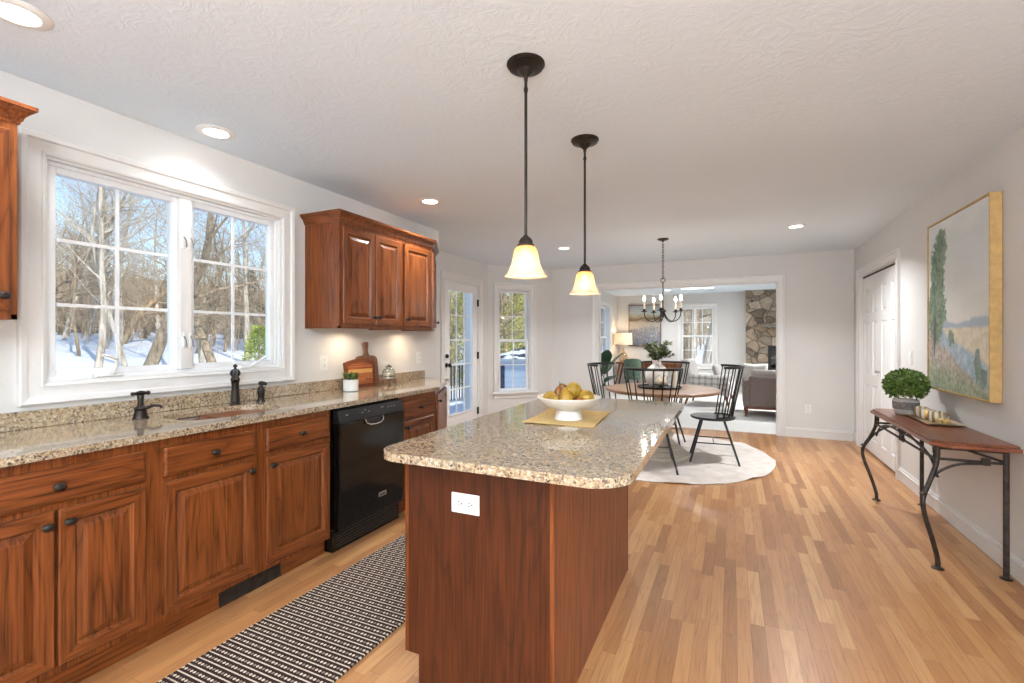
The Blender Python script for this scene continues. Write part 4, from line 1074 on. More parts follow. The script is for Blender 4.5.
# ------------------------------------------------------------------ landscape painting
AX0, AX1, AZ0, AZ1 = -4.625, -3.655, .935, 2.155
acx, acz = (AX0 + AX1) / 2, (AZ0 + AZ1) / 2; aw, ah = (AX1 - AX0) / 2, (AZ1 - AZ0) / 2
def painting_mat():
    m, nt, b = new_mat('landscape_canvas'); g = G(nt); x, y, z = g.sep(g.coord())
    u = g.m('MULTIPLY', g.m('ADD', x, aw), 1 / (2 * aw)); v = g.m('MULTIPLY', g.m('ADD', z, ah), 1 / (2 * ah))
    n1 = g.m('SUBTRACT', g.noise(g.coord(), 9, 5, .65), .5); n2 = g.m('SUBTRACT', g.noise(g.mapping(g.coord(), (1, 1, 1), (5, 3, 1)), 26, 4, .6), .5); n3 = g.m('SUBTRACT', g.noise(g.mapping(g.coord(), (1, 1, 3), (2, 7, 4)), 3.2, 4, .6), .5)
    def soft(a, k): return g.m('ADD', g.m('MULTIPLY', a, k), .5, clamp=True)
    c = g.ramp(g.m('ADD', v, g.m('MULTIPLY', n3, .5)), [(.35, srgb(240, 240, 234)), (.6, srgb(224, 230, 230)), (.85, srgb(212, 221, 223)), (1, srgb(226, 232, 232))])
    # hills
    hl = g.m('ADD', .405, g.m('ADD', g.m('MULTIPLY', g.m('SINE', g.m('MULTIPLY', u, 9.0)), .015), g.m('MULTIPLY', n1, .05)))
    c = g.mix(soft(g.m('SUBTRACT', hl, v), 60), c, srgb(178, 196, 208))
    # far field
    fl = g.m('ADD', .365, g.m('MULTIPLY', n1, .02)); c = g.mix(soft(g.m('SUBTRACT', fl, v), 60), c, g.mix(soft(n2, 5), srgb(220, 212, 190), srgb(236, 230, 210)))
    # river
    rl = g.m('ADD', g.m('SUBTRACT', .42, g.m('MULTIPLY', u, .26)), g.m('MULTIPLY', n1, .05)); c = g.mix(soft(g.m('SUBTRACT', rl, v), 40), c, g.mix(soft(n2, 4), srgb(156, 182, 198), srgb(196, 212, 220)))
    # bank
    bl = g.m('ADD', g.m('SUBTRACT', .36, g.m('MULTIPLY', u, .34)), g.m('MULTIPLY', n1, .10)); c = g.mix(soft(g.m('SUBTRACT', bl, v), 30), c, g.mix(soft(n2, 4), srgb(158, 146, 136), srgb(206, 196, 186)))
    gl = g.m('ADD', g.m('SUBTRACT', .16, g.m('MULTIPLY', u, .10)), g.m('MULTIPLY', n1, .22)); c = g.mix(soft(g.m('SUBTRACT', gl, v), 14), c, g.mix(soft(n2, 5), srgb(136, 150, 120), srgb(176, 184, 160)))
    # tall tree and two small ones
    def blob(cu, cv, ru, rv, col1, col2, cc, k=7):
        du = g.m('DIVIDE', g.m('SUBTRACT', g.m('ADD', u, g.m('MULTIPLY', n1, .10)), cu), ru); dv = g.m('DIVIDE', g.m('SUBTRACT', g.m('ADD', v, g.m('MULTIPLY', n2, .08)), cv), rv)
        d = g.m('SQRT', g.m('ADD', g.m('MULTIPLY', du, du), g.m('MULTIPLY', dv, dv)))
        return g.mix(soft(g.m('SUBTRACT', g.m('ADD', .95, g.m('MULTIPLY', n2, 1.3)), d), k), cc, g.mix(soft(g.m('ADD', n2, n1), 4), col1, col2))
    c = blob(.18, .64, .14, .27, srgb(84, 112, 96), srgb(134, 156, 134), c)
    c = blob(.16, .46, .17, .19, srgb(92, 120, 100), srgb(138, 158, 134), c)
    c = blob(.25, .84, .11, .12, srgb(96, 124, 104), srgb(142, 162, 140), c)
    c = blob(.13, .33, .03, .12, srgb(92, 88, 78), srgb(110, 104, 94), c)
    c = blob(.83, .17, .05, .09, srgb(104, 128, 120), srgb(140, 158, 146), c)
    c = blob(.90, .11, .06, .05, srgb(104, 128, 120), srgb(140, 158, 146), c)
    c = blob(.42, .31, .05, .05, srgb(112, 136, 122), srgb(148, 166, 148), c)
    nt.links.new(c, b.inputs['Base Color']); b.inputs['Roughness'].default_value = .6
    nt.links.new(g.bump(g.noise(g.coord(), 60, 4), .25, .002), b.inputs['Normal']); return m
t = T('landscape_painting', 'large landscape painting in a deep gold frame above the console table', 'painting', (RX, -acx, acz), -H90)
mb = MB(); mb.box(-aw + .012, aw - .012, -.050, -.012, -ah + .012, ah - .012); O('canvas', mb, painting_mat(), t)
mb = MB()
mb.box(-aw, -aw + .010, -.058, -.002, -ah, ah); mb.box(aw - .010, aw, -.058, -.002, -ah, ah); mb.box(-aw + .010, aw - .010, -.058, -.002, -ah, -ah + .010); mb.box(-aw + .010, aw - .010, -.058, -.002, ah - .010, ah)
O('frame', mb, M['gold_frame'], t, bev=.0015)

# ------------------------------------------------------------------ console table
TZ = .735; CX0, CX1, CY0, CY1 = 1.035, 1.385, 3.405, 4.800
t = T('console_table', 'wrought iron console table with a dark wooden top against the right wall', 'console table', (1.21, 4.10, 0))
def L_(x, y, z=0): return (x - 1.21, y - 4.10, z)
mb = MB(); o1 = [(CX0, CY0 + .06), (CX0 + .05, CY0), (CX1, CY0), (CX1, CY1), (CX0 + .05, CY1), (CX0, CY1 - .06)]
mb.prism([L_(*p)[:2] for p in o1], TZ - .012, TZ)
o2 = [(CX0 - .012, CY0 + .055), (CX0 + .044, CY0 - .012), (CX1 + .004, CY0 - .012), (CX1 + .004, CY1 + .012), (CX0 + .044, CY1 + .012), (CX0 - .012, CY1 - .055)]
mb.prism([L_(*p)[:2] for p in o2], TZ - .034, TZ - .012); O('tabletop', mb, M['console_wood'], t, bev=.004)
fx, bx, ny, fy_ = 1.062, 1.352, 3.470, 4.735
def spline(P, n=6):
    P = [Vector(p) for p in P]; out = []
    for i in range(len(P) - 1):
        a, b_, c, d = P[max(i - 1, 0)], P[i], P[i + 1], P[min(i + 2, len(P) - 1)]
        for k in range(n):
            s = k / n; out.append(.5 * ((2 * b_) + (c - a) * s + (2 * a - 5 * b_ + 4 * c - d) * s * s + (3 * b_ - a - 3 * c + d) * s ** 3))
    return out + [P[-1]]
for yy, sy in ((ny, -1), (fy_, 1)):
    mb = MB()
    P = [(fx, yy, TZ - .036), (fx - .006, yy, .60), (fx - .040, yy + sy * .018, .50), (fx - .080, yy + sy * .050, .40), (fx - .072, yy + sy * .050, .31), (fx - .030, yy + sy * .020, .17), (fx - .002, yy, .06), (fx, yy, .008)]
    mb.tube([L_(*p) for p in spline(P)], .0125, 10); mb.lathe([(.0, 0), (.030, 0), (.030, .004), (.014, .010)], 16, c=L_(fx, yy)); mb.sphere(L_(fx - .078, yy + sy * .048, .43), .019, 12, 8, (1, 1, .5))
    O('leg', mb, M['iron'], t, smooth=True)
    mb = MB(); mb.tube([L_(bx, yy, .004), L_(bx, yy, TZ - .036)], .0135, 10); mb.lathe([(0, 0), (.028, 0), (.028, .004), (.014, .010)], 16, c=L_(bx, yy)); O('leg', mb, M['iron'], t, smooth=True)
    mb = MB(); mb.tube([L_(fx, yy, .625), L_(bx, yy, .625)], .008, 8); mb.tube([L_(fx, yy, TZ - .046), L_(bx, yy, TZ - .046)], .010, 8)
    mb.tube([L_(fx + .13, yy, TZ - .05), L_(bx, yy, .632)], .007, 8)
    mb.tube([L_(*p) for p in spline([(fx - .065, yy + sy * .02, .44), (fx - .01, yy, .535), (fx + .08, yy, .598), (fx + .20, yy, .618)])], .0075, 8); mb.box(*[q for pr2 in zip(L_(fx + .19, yy - .016, .610), L_(fx + .222, yy + .016, .645)) for q in pr2])
    O('side_brace', mb, M['iron'], t, smooth=True)
mb = MB(); mb.tube([L_(fx, ny, .615), L_(fx, fy_, .615)], .008, 8); mb.tube([L_(fx, ny, TZ - .046), L_(fx, fy_, TZ - .046)], .010, 8); mb.tube([L_(bx, ny, TZ - .046), L_(bx, fy_, TZ - .046)], .008, 8); O('front_rail', mb, M['iron'], t)
my = (ny + fy_) / 2
def scroll(c, r, s1, s2, turns=1.35, n=22):
    out = []
    for i in range(n + 1):
        a = turns * 2 * PI * i / n; q = r * (1 - .75 * i / n); out.append(L_(c[0], c[1] + s1 * q * math.cos(a), c[2] + s2 * q * math.sin(a)))
    return out
for s in (-1, 1):
    mb = MB()
    e = ny if s < 0 else fy_
    mb.tube([L_(*p) for p in spline([(fx, e - s * .0, .52), (fx, e - s * .10, .602), (fx, e - s * .30, .652), (fx, my + s * .06, .66)])], .007, 8)
    mb.tube([L_(fx, my + s * .07, TZ - .05), L_(fx, e - s * .14, .62)], .007, 8)
    O('front_brace', mb, M['iron'], t, smooth=True)
    for yy in (my + s * .026, e - s * .035):
        mb = MB(); mb.tube(scroll((fx, yy, .662), .034, s, 1), .0065, 6); mb.tube(scroll((fx, yy, .628), .028, s, -1), .0065, 6); O('scroll', mb, M['iron'], t, smooth=True)

# boxwood ball
t = T('boxwood_plant', 'round green boxwood ball in a grey planter on the console', 'potted plant', (1.195, 4.520, TZ + .0005)); t.scale = (.86, .86, .96)
mb = MB(); mb.lathe([(0, 0), (.070, 0), (.078, .006), (.090, .055), (.094, .112), (.090, .118), (.084, .116), (.080, .09), (0, .09)], 36, cap=False); O('planter', mb, M['concrete'], t, smooth=True, angle=50)
mb = MB(); mb.lathe([(.0845, .040), (.0915, .042), (.096, .098), (.094, .100)], 36, cap=False); O('planter_band', mb, plain('dark_grey_band', srgb(128, 124, 120), .85, var=.3, nscale=60, bump=.6), t)
mb = MB(); rr = random.Random(11); mb.sphere((0, 0, .225), .125, 20, 12, (1, 1, .66))
def leafball(mb, c, rx, rz, n, L, w, rr, zmin=-1):
    for i in range(n):
        zz = rr.uniform(zmin, 1); a = rr.random() * 2 * PI; q = math.sqrt(max(0, 1 - zz * zz)); k = rr.uniform(.80, 1.0)
        d = Vector((q * math.cos(a), q * math.sin(a), zz)); p = Vector((d.x * rx * k, d.y * rx * k, c[2] + d.z * rz * k)) + Vector((c[0], c[1], 0))
        dd = (d + Vector((rr.uniform(-.7, .7), rr.uniform(-.7, .7), rr.uniform(-.2, .9)))).normalized(); mb.leaf(p, dd, d, L * rr.uniform(.7, 1.2), w * rr.uniform(.8, 1.2))
leafball(mb, (0, 0, .225), .150, .118, 1700, .030, .018, rr, -.75)
O('foliage', mb, M['boxwood'], t, raw=True)

# tray, mugs
t = T('serving_tray', 'thin rectangular gold-rimmed tray holding mugs on the console', 'tray', (1.262, 4.225, TZ + .0005), 0)
mb = MB(); loops(mb, [(0, 0, 0, 0, 0)], True) if 0 else None
def tray_(mb, rects):
    o = len(mb.v)
    for hx_, hy_, z in rects: mb.v += [(-hx_, -hy_, z), (hx_, -hy_, z), (hx_, hy_, z), (-hx_, hy_, z)]
    for j in range(len(rects) - 1):
        for i in range(4): mb.f.append((o + j * 4 + i, o + j * 4 + (i + 1) % 4, o + j * 4 + 4 + (i + 1) % 4, o + j * 4 + 4 + i))
    mb.f.append((o, o + 1, o + 2, o + 3)); q = o + (len(rects) - 1) * 4; mb.f.append((q, q + 1, q + 2, q + 3)); mb.mi = [0] * len(mb.f)
tray_(mb, [(.080, .225, .002), (.100, .250, .012), (.1005, .2505, .015), (.098, .247, .015), (.078, .222, .005)]); O('tray_body', mb, plain('aged_gold', srgb(176, 158, 128), .4, metal=.5, var=.15), t)
def mug(label, x, y, z, az):
    t = T('mug', label, 'mug', (x, y, z), az, 'striped mugs on the tray')
    mb = MB(); mb.lathe([(0, 0), (.030, 0), (.036, .006), (.041, .030), (.041, .050), (.038, .068), (.036, .072), (.033, .070), (.036, .045), (.034, .010), (0, .006)], 32, cap=False)
    O('cup', mb, STRIPE, t, smooth='all')
    mb = MB(); mb.tube(spline([(.036, 0, .058), (.058, 0, .060), (.066, 0, .040), (.056, 0, .020), (.038, 0, .018)]), .0045, 8); O('handle', mb, M['gold'], t, smooth=True)
def stripe():
    m, nt, b = new_mat('white_and_gold_stripes'); g = G(nt); x, y, z = g.sep(g.coord())
    a = g.m('ARCTAN2', y, x); s = g.m('GREATER_THAN', g.m('FRACT', g.m('MULTIPLY', a, 7 / (2 * PI))), .52)
    nt.links.new(g.mix(s, srgb(232, 228, 220), srgb(204, 168, 96)), b.inputs['Base Color']); nt.links.new(g.m('MULTIPLY', s, .8), b.inputs['Metallic']); b.inputs['Roughness'].default_value = .28; return m
STRIPE = stripe()
zt = TZ + .0060
mug('gold-striped white mug farthest back on the tray, nearest the planter', 1.248, 4.375, zt, R(100)); mug('gold-striped white mug in the middle of the row on the tray', 1.242, 4.265, zt, R(110)); mug('gold-striped white mug at the near end of the row, handle toward the wall', 1.262, 4.160, zt, R(-10))
t = T('scalloped_dish', 'small gold scalloped dish at the near end of the tray', 'dish', (1.272, 4.065, zt))
mb = MB(); n = 48
for r, z in ((.018, 0), (.030, .004), (.040, .030), (.038, .031), (.028, .008), (.016, .004)):
    for i in range(n):
        a = 2 * PI * i / n; q = r * (1 + .10 * math.sin(8 * a) * (r > .02)); mb.v.append((q * math.cos(a), q * math.sin(a), z))
for j in range(5):
    for i in range(n): mb.f.append((j * n + i, j * n + (i + 1) % n, (j + 1) * n + (i + 1) % n, (j + 1) * n + i))
mb.f += [tuple(range(n)), tuple(range(5 * n, 6 * n))]; mb.mi = [0] * len(mb.f); O('dish_body', mb, plain('pale_gold', srgb(226, 200, 140), .35, metal=.5, var=.1), t, smooth=True)

# ------------------------------------------------------------------ dining area
TCX, TCY = -.712, 5.50
t = T('round_rug', 'pale mottled round hide rug under the dining table', 'rug', (-.74, 5.59, 0))
mb = MB(); n = 120; rg = random.Random(5)
def rr_(a):
    d = (a - R(52) + PI) % (2 * PI) - PI
    return 1.135 + .13 * math.exp(-(d / .55) ** 2) + .006 * math.sin(11 * a) + .006 * math.sin(5 * a + 1)
def lift(a): return .012 * max(0, math.sin(9 * a + .6)) ** 3 + .006 * max(0, math.sin(17 * a)) ** 2
for f_, zf in ((0, 0), (.5, 0), (.9, 0), (.97, .5), (1, 1)):
    for i in range(n): a = 2 * PI * i / n; mb.v.append((rr_(a) * f_ * math.cos(a), rr_(a) * f_ * math.sin(a), .007 + lift(a) * zf))
for f_, zf in ((1, 1), (.97, .5), (.9, 0), (0.01, 0)):
    for i in range(n): a = 2 * PI * i / n; mb.v.append((rr_(a) * f_ * math.cos(a), rr_(a) * f_ * math.sin(a), .001 + lift(a) * zf))
for j in range(8):
    for i in range(n): mb.f.append((j * n + i, j * n + (i + 1) % n, (j + 1) * n + (i + 1) % n, (j + 1) * n + i))
mb.mi = [0] * len(mb.f); O('hide', mb, M['round_rug'], t, smooth=True)

t = T('dining_table', 'round wooden pedestal dining table under the chandelier', 'table', (TCX, TCY, .0075))
mb = MB(); mb.lathe([(0, .708), (.56, .708), (.595, .716), (.610, .730), (.610, .742), (.604, .748), (0, .748)], 72, cap=False); O('tabletop', mb, M['table_wood'], t, smooth=True)
mb = MB(); mb.lathe([(.16, .70), (.19, .708), (.19, .690), (.10, .675), (.085, .64), (.075, .58), (.085, .50), (.10, .42), (.095, .34), (.105, .28), (.13, .24), (.11, .20), (.14, .16), (.15, .14)], 40); O('column', mb, M['table_base'], t, smooth=True, angle=60)
mb = MB(); mb.lathe([(.31, 0), (.315, .020), (.300, .040), (.262, .044), (.265, .062), (.245, .082), (.210, .086), (.212, .105), (.190, .125), (.150, .14)], 56); O('stepped_base', mb, M['table_base'], t, smooth=True, angle=45)

def chair(label, x, y, rz):
    """spindle-back chair, faces local +Y"""
    t = T('dining_chair', label, 'chair', (x, y, .0078), rz, 'black spindle-back dining chairs')
    mb = MB(); mb.lathe([(0, .438), (.205, .438), (.228, .448), (.232, .460), (.226, .468), (.19, .466), (.08, .460), (0, .459)], 48, cap=False); mb.v = [(a, b * (.98), c) for a, b, c in mb.v]; O('seat', mb, M['black_metal'], t, smooth=True)
    tops = [(.115, .105), (-.115, .105), (.110, -.105), (-.110, -.105)]; feet = [(.215, .225), (-.215, .225), (.225, -.245), (-.225, -.245)]
    for (a, b), (c, d) in zip(tops, feet):
        mb = MB(); mb.tube([(a, b, .445), (c, d, .004)], [.013, .0105], 10); mb.lathe([(0, 0), (.014, 0), (.014, .006), (0, .006)], 10, c=(c, d, 0)); O('leg', mb, M['black_metal'], t, smooth=True)
    def at(i, z): (a, b), (c, d) = tops[i], feet[i]; k = (.445 - z) / .441; return (a + (c - a) * k, b + (d - b) * k, z)
    for i, j, z in ((0, 2, .20), (1, 3, .20)):
        mb = MB(); mb.tube([at(i, z), at(j, z - .0)], .0065, 8); O('stretcher', mb, M['black_metal'], t, smooth=True)
    a, b = Vector(at(0, .2)), Vector(at(2, .2)); m1 = (a + b) / 2; m2 = Vector((-m1.x, m1.y, m1.z)); mb = MB(); mb.tube([m1, m2], .0055, 8); O('stretcher', mb, M['black_metal'], t, smooth=True)
    def low(a): return Vector((.190 * math.sin(a), -.015 - .180 * math.cos(a), .467))
    def top(a): return Vector((.285 * math.sin(a), -.085 - .215 * math.cos(a), 1.0))
    A = R(82); n = 9
    for i in range(n):
        a = -A + 2 * A * i / (n - 1); p, q = low(a), top(a); mb = MB(); mb.tube([p, p.lerp(q, .5), q], [.0072, .0068, .0060], 8); O('spindle', mb, M['black_metal'], t, smooth=True)
    mb = MB(); P = [top(-A * 1.06 + 2.12 * A * i / 24) for i in range(25)]; mb.tube(P, .0105, 8); mb.v = [(x_, y_, 1.0 + (z_ - 1.0) * 1.25) for x_, y_, z_ in mb.v]; O('top_rail', mb, M['black_metal'], t, smooth=True)
    mb = MB(); P = [low(-A * 1.05 + 2.1 * A * i / 20) + Vector((0, 0, .004)) for i in range(21)]; mb.tube(P, .0075, 8); O('spindle_rail', mb, M['black_metal'], t, smooth=True)
    return t
ch0 = chair('black spindle-back chair pulled out on the right side of the round table', -.190, 5.570, H90 + R(4))
copy_tree(ch0, (-.735, 4.985, .0078), R(10), 'black spindle-back chair on the near side of the table, beside the island end')
copy_tree(ch0, (-1.225, 5.45, .0078), -H90 + R(-6), 'black spindle-back chair at the left side of the round table')
copy_tree(ch0, (-.760, 6.080, .0078), PI, 'black spindle-back chair on the far side of the table, behind the vase')

# table centre
zt = .0075 + .7485
t = T('table_tray', 'round black tray in the middle of the dining table', 'tray', (TCX - .03, TCY + .02, zt))
mb = MB(); mb.lathe([(0, 0), (.225, 0), (.240, .010), (.242, .020), (.236, .020), (.226, .008), (0, .007)], 48, cap=False); O('tray_body', mb, M['black_metal'], t, smooth=True)
t = T('vase', 'white ceramic vase with leafy green branches on the dining table', 'vase', (-.775, 5.59, zt + .0080))
mb = MB(); mb.lathe([(0, 0), (.070, 0), (.092, .02), (.122, .09), (.124, .15), (.105, .205), (.065, .240), (.048, .255), (.048, .290), (.053, .300), (.047, .300), (.042, .288), (.042, .255), (.060, .23), (0, .10)], 44, cap=False); O('vase_body', mb, M['ceramic'], t, smooth='all')
rr = random.Random(21); mb = MB(); lf = MB()
for i in range(44):
    a = rr.random() * 2 * PI; sp = rr.uniform(.03, .19); hgt = rr.uniform(.04, .20) * (1.15 - sp); tip = Vector((math.cos(a) * sp, math.sin(a) * sp, .265 + hgt * 1.1)); P = spline([(0, 0, .20), (math.cos(a) * .02, math.sin(a) * .02, .30), tuple(tip * .6 + Vector((0, 0, .17))), tuple(tip)], 4)
    mb.tube(P, .0025, 5)
    for k in range(5, len(P)):
        for s in range(3):
            d = Vector((rr.uniform(-1, 1), rr.uniform(-1, 1), rr.uniform(-.3, .8))) + Vector((math.cos(a), math.sin(a), 0)) * .6
            lf.leaf(P[k], d, (0, 0, 1), rr.uniform(.04, .065), rr.uniform(.022, .034))
st = O('branches', mb, M['stem'], t); O('leaves', lf, M['olive'], t, raw=True)
t = T('riser', 'small black pedestal stand in front of the vase', 'stand', (-.700, 5.395, zt + .0080))
mb = MB(); mb.lathe([(0, 0), (.055, 0), (.055, .008), (.02, .014), (.02, .030), (.075, .034), (.078, .044), (0, .044)], 32, cap=False); O('stand_body', mb, M['black_metal'], t, smooth=True)
for dx, r, s, lb in ((-.030, .033, 1.0, 'rounder cream ceramic ornament on the left of the black pedestal'), (.032, .030, .9, 'slimmer cream ceramic ornament with a stem, right on the black pedestal')):
    t = T('ceramic_ornament', lb, 'ornament', (-.700 + dx, 5.395, zt + .0525))
    mb = MB(); mb.lathe([(0, 0), (r * .7, .001), (r, .022), (r * .92, .045), (r * .5, .068), (r * .3, .080), (0, .084)], 24, cap=False); O('fruit_body', mb, M['linen'], t, smooth='all')
    mb = MB(); mb.tube([(0, 0, .082), (.003, 0, .092), (.012, 0, .098)], .003, 6); O('stem', mb, M['stem'], t)
t = T('pillar_candle', 'tall cream pillar candle at the right of the vase', 'candle', (-.585, 5.56, zt + .0082))
mb = MB(); mb.lathe([(0, 0), (.032, 0), (.032, .17), (.028, .174), (0, .168)], 24, cap=False); O('wax', mb, M['linen'], t, smooth=True)
mb = MB(); mb.tube([(0, 0, .166), (.001, 0, .180)], .0015, 6); O('wick', mb, M['dark'], t)

# ------------------------------------------------------------------ chandelier
t = T('chandelier', 'bronze five-arm candle chandelier hanging over the dining table', 'chandelier', (-.712, 5.62, CH))
mb = MB(); mb.lathe([(.062, 0), (.064, -.006), (.045, -.016), (.014, -.024), (.008, -.034)], 32); O('canopy', mb, M['bronze'], t, smooth=True)
mb = MB(); zc = -.036; k = 0
while zc > -.44:
    P = []
    for i in range(14):
        a = 2 * PI * i / 14; lx, lz = .0095 * math.cos(a), .0185 * math.sin(a); P.append((lx, 0, zc - .0165 + lz) if k % 2 else (0, lx, zc - .0165 + lz))
    mb.tube(P, .0030, 5, closed=True); zc -= .0295; k += 1
O('chain', mb, M['bronze'], t, smooth=True)
zh = zc
mb = MB(); mb.tube([(.0 + .024 * math.cos(2 * PI * i / 20), 0, zh - .020 + .024 * math.sin(2 * PI * i / 20)) for i in range(20)], .004, 6, closed=True)
mb.lathe([(.005, zh - .042), (.008, zh - .05), (.006, zh - .06), (.006, -.70), (.012, -.712), (.008, -.724), (.009, -.78), (.016, -.800), (.034, -.815), (.036, -.828), (.018, -.838), (.014, -.86), (.018, -.875), (.008, -.895), (0, -.905)], 20); O('column', mb, M['bronze'], t, smooth=True, angle=50)
for k in range(5):
    a = R(30 + 72 * k) + YAW; ca, sa = math.cos(a), math.sin(a)
    P = spline([(.015 * ca, .015 * sa, -.835), (.045 * ca, .045 * sa, -.895), (.105 * ca, .105 * sa, -.938), (.165 * ca, .165 * sa, -.925), (.200 * ca, .200 * sa, -.880), (.208 * ca, .208 * sa, -.835)], 6)
    mb = MB(); mb.tube(P, .0058, 8); arm = O('arm', mb, M['bronze'], t, smooth=True)
    c = (.208 * ca, .208 * sa, 0)
    mb = MB(); mb.lathe([(.006, -.838), (.010, -.832), (.034, -.826), (.036, -.820), (.012, -.820), (.016, -.800), (.015, -.796)], 20, c=c); O('candle_cup', mb, M['bronze'], arm, smooth=True)
    mb = MB(); mb.lathe([(.0115, -.820), (.0115, -.705), (.008, -.702), (0, -.702)], 16, c=c); O('candle_sleeve', mb, M['linen'], arm, smooth=True)
    mb = MB(); mb.lathe([(.005, -.703), (.010, -.695), (.012, -.682), (.008, -.665), (.003, -.652), (0, -.648)], 14, c=c, cap=False); O('flame_bulb', mb, M['candle_bulb'], arm, smooth='all')

# ------------------------------------------------------------------ living room furniture
t = T('desk', 'dark wooden desk with splayed legs under the living room picture', 'desk', (-1.85, 12.40, .0045))
mb = MB(); mb.box(-.86, .86, -.22, .30, .66, .70); O('desktop', mb, M['walnut'], t, bev=.004)
mb = MB(); mb.box(-.72, .72, -.18, .28, .54, .66); O('apron', mb, M['walnut'], t)
for sx in (-1, 1):
    for yy in (-.17, .25): mb = MB(); mb.tube([(sx * .76, yy, .66), (sx * .90, yy * 1.1, 0)], [.030, .016], 8); O('leg', mb, M['walnut'], t, smooth=True)
for k in range(3): mb = MB(); x = -.69 + k * .465; nest(mb, x, x + .445, .555, .645, [(0, -.18), (0, -.19), (.006, -.195)]); dw_ = O('drawer', mb, M['walnut'], t); mb = MB(); mb.sphere((x + .22, -.203, .60), .012, 10, 8); O('knob', mb, M['gold'], dw_)
t = T('table_lamp', 'amber glass table lamp with a drum shade on the desk', 'lamp', (-2.555, 12.36, .705))
mb = MB(); mb.lathe([(0, 0), (.085, 0), (.110, .05), (.118, .12), (.090, .20), (.045, .26), (.030, .30), (.028, .36)], 32); O('glass_base', mb, M['amber_glass'], t, smooth=True, angle=60)
mb = MB(); mb.tube([(0, 0, 0.01), (0, 0, .52)], .006, 8); O('stem', mb, M['gold'], t)
mb = MB(); mb.lathe([(.235, .44), (.225, .745), (.222, .745), (.232, .44)], 40, cap=False); O('lamp_shade', mb, M['lampshade'], t, smooth=True)
mb = MB(); mb.sphere((0, 0, .58), .03, 12, 8); O('bulb', mb, M['bulb'], t)
lamp('lamp_glow', 'POINT', (0, 0, .66), 4, (1, .74, .46), t, shadow_soft_size=.02)
def abstract():
    m, nt, b = new_mat('abstract_canvas'); g = G(nt); x, y, z = g.sep(g.coord())
    n = g.noise(g.mapping(g.coord(), (1.4, 1, 4)), 2.2, 5, .6, .5); v = g.m('ADD', g.m('MULTIPLY', g.m('ADD', z, .54), 1 / 1.08), g.m('MULTIPLY', g.m('SUBTRACT', n, .5), .25))
    c = g.ramp(v, [(0, srgb(112, 120, 138)), (.30, srgb(150, 152, 158)), (.55, srgb(186, 176, 160)), (.66, srgb(100, 84, 58)), (.72, srgb(160, 148, 120)), (.80, srgb(176, 184, 188)), (1, srgb(150, 162, 170))])
    sp = g.m('LESS_THAN', g.vor(g.coord(), 22), .34); lowm = g.m('LESS_THAN', v, .5); c = g.mix(g.m('MULTIPLY', g.m('MULTIPLY', sp, lowm), .8), c, g.ramp(g.noise(g.coord(), 12, 2), [(.4, srgb(72, 78, 104)), (.6, srgb(226, 214, 200))]))
    nt.links.new(c, b.inputs['Base Color']); b.inputs['Roughness'].default_value = .6; return m
t = T('abstract_painting', 'tall grey-blue abstract seascape in a thin dark frame behind the chandelier', 'painting', (-2.08, LVY, 1.650))
mb = MB(); mb.box(-.395, .395, -.030, -.004, -.525, .525); O('canvas', mb, abstract(), t)
mb = MB(); ring(mb, -.415, .415, -.545, .545, .018, -.038, -.001); O('frame', mb, M['walnut'], t)
t = T('green_chair', 'green upholstered barrel chair in front of the desk', 'chair', (-2.12, 11.30, .0045), R(12)); t.scale = (.84, .84, .96)
mb = MB(); n = 22
for z, r in ((.42, .215), (.60, .235), (.86, .240), (.875, .232), (.86, .222), (.60, .205), (.42, .190)):
    for i in range(n + 1): a = R(-200) + R(220) * i / n; mb.v.append((r * math.cos(a), r * math.sin(a) * .95, z - (.10 * abs(math.sin((a + R(90)) * .5)) ** 2 if z > .7 else 0)))
for j in range(6):
    for i in range(n): q = j * (n + 1) + i; mb.f.append((q, q + 1, q + n + 2, q + n + 1))
mb.mi = [0] * len(mb.f); O('backrest', mb, M['green_fab'], t, smooth=True)
mb = MB(); mb.lathe([(0, .36), (.20, .36), (.225, .38), (.225, .44), (.20, .46), (0, .465)], 32, cap=False); O('seat', mb, M['green_fab'], t, smooth=True)
for sx in (-1, 1):
    for sy in (-1, 1): mb = MB(); mb.tube([(sx * .13, sy * .13, .37), (sx * .19, sy * .19, 0)], [.018, .011], 8); O('leg', mb, M['black_metal'], t, smooth=True)
# large-leaf plant
t = T('broadleaf_plant', 'large-leaved dark green plant by the left living room window', 'potted plant', (-2.43, 9.75, .0045))
mb = MB(); mb.lathe([(0, 0), (.13, 0), (.16, .05), (.18, .32), (.17, .33), (.15, .29), (0, .29)], 32, cap=False); O('planter', mb, M['ceramic'], t, smooth=True)
mb = MB(); mb.lathe([(0, .285), (.15, .285), (.15, .30), (0, .302)], 24, cap=False); O('soil', mb, M['soil'], t)
rr = random.Random(4)
def big_leaf(mb, p, d, n_, L, w):
    d = Vector(d).normalized(); n_ = Vector(n_); sd = d.cross(n_).normalized(); n_ = sd.cross(d); N = 8; o = len(mb.v)
    for i in range(N + 1):
        s = i / N; ww = w * math.sin(PI * min(1, s * .93 + .05)) ** .7; c = Vector(p) + d * L * s - n_ * L * .25 * s * s
        mb.v += [tuple(c - sd * ww / 2 + n_ * .02), tuple(c), tuple(c + sd * ww / 2 + n_ * .02)]
    for i in range(N):
        q = o + i * 3; mb.f += [(q, q + 1, q + 4, q + 3), (q + 1, q + 2, q + 5, q + 4)]; mb.mi += [0, 0]
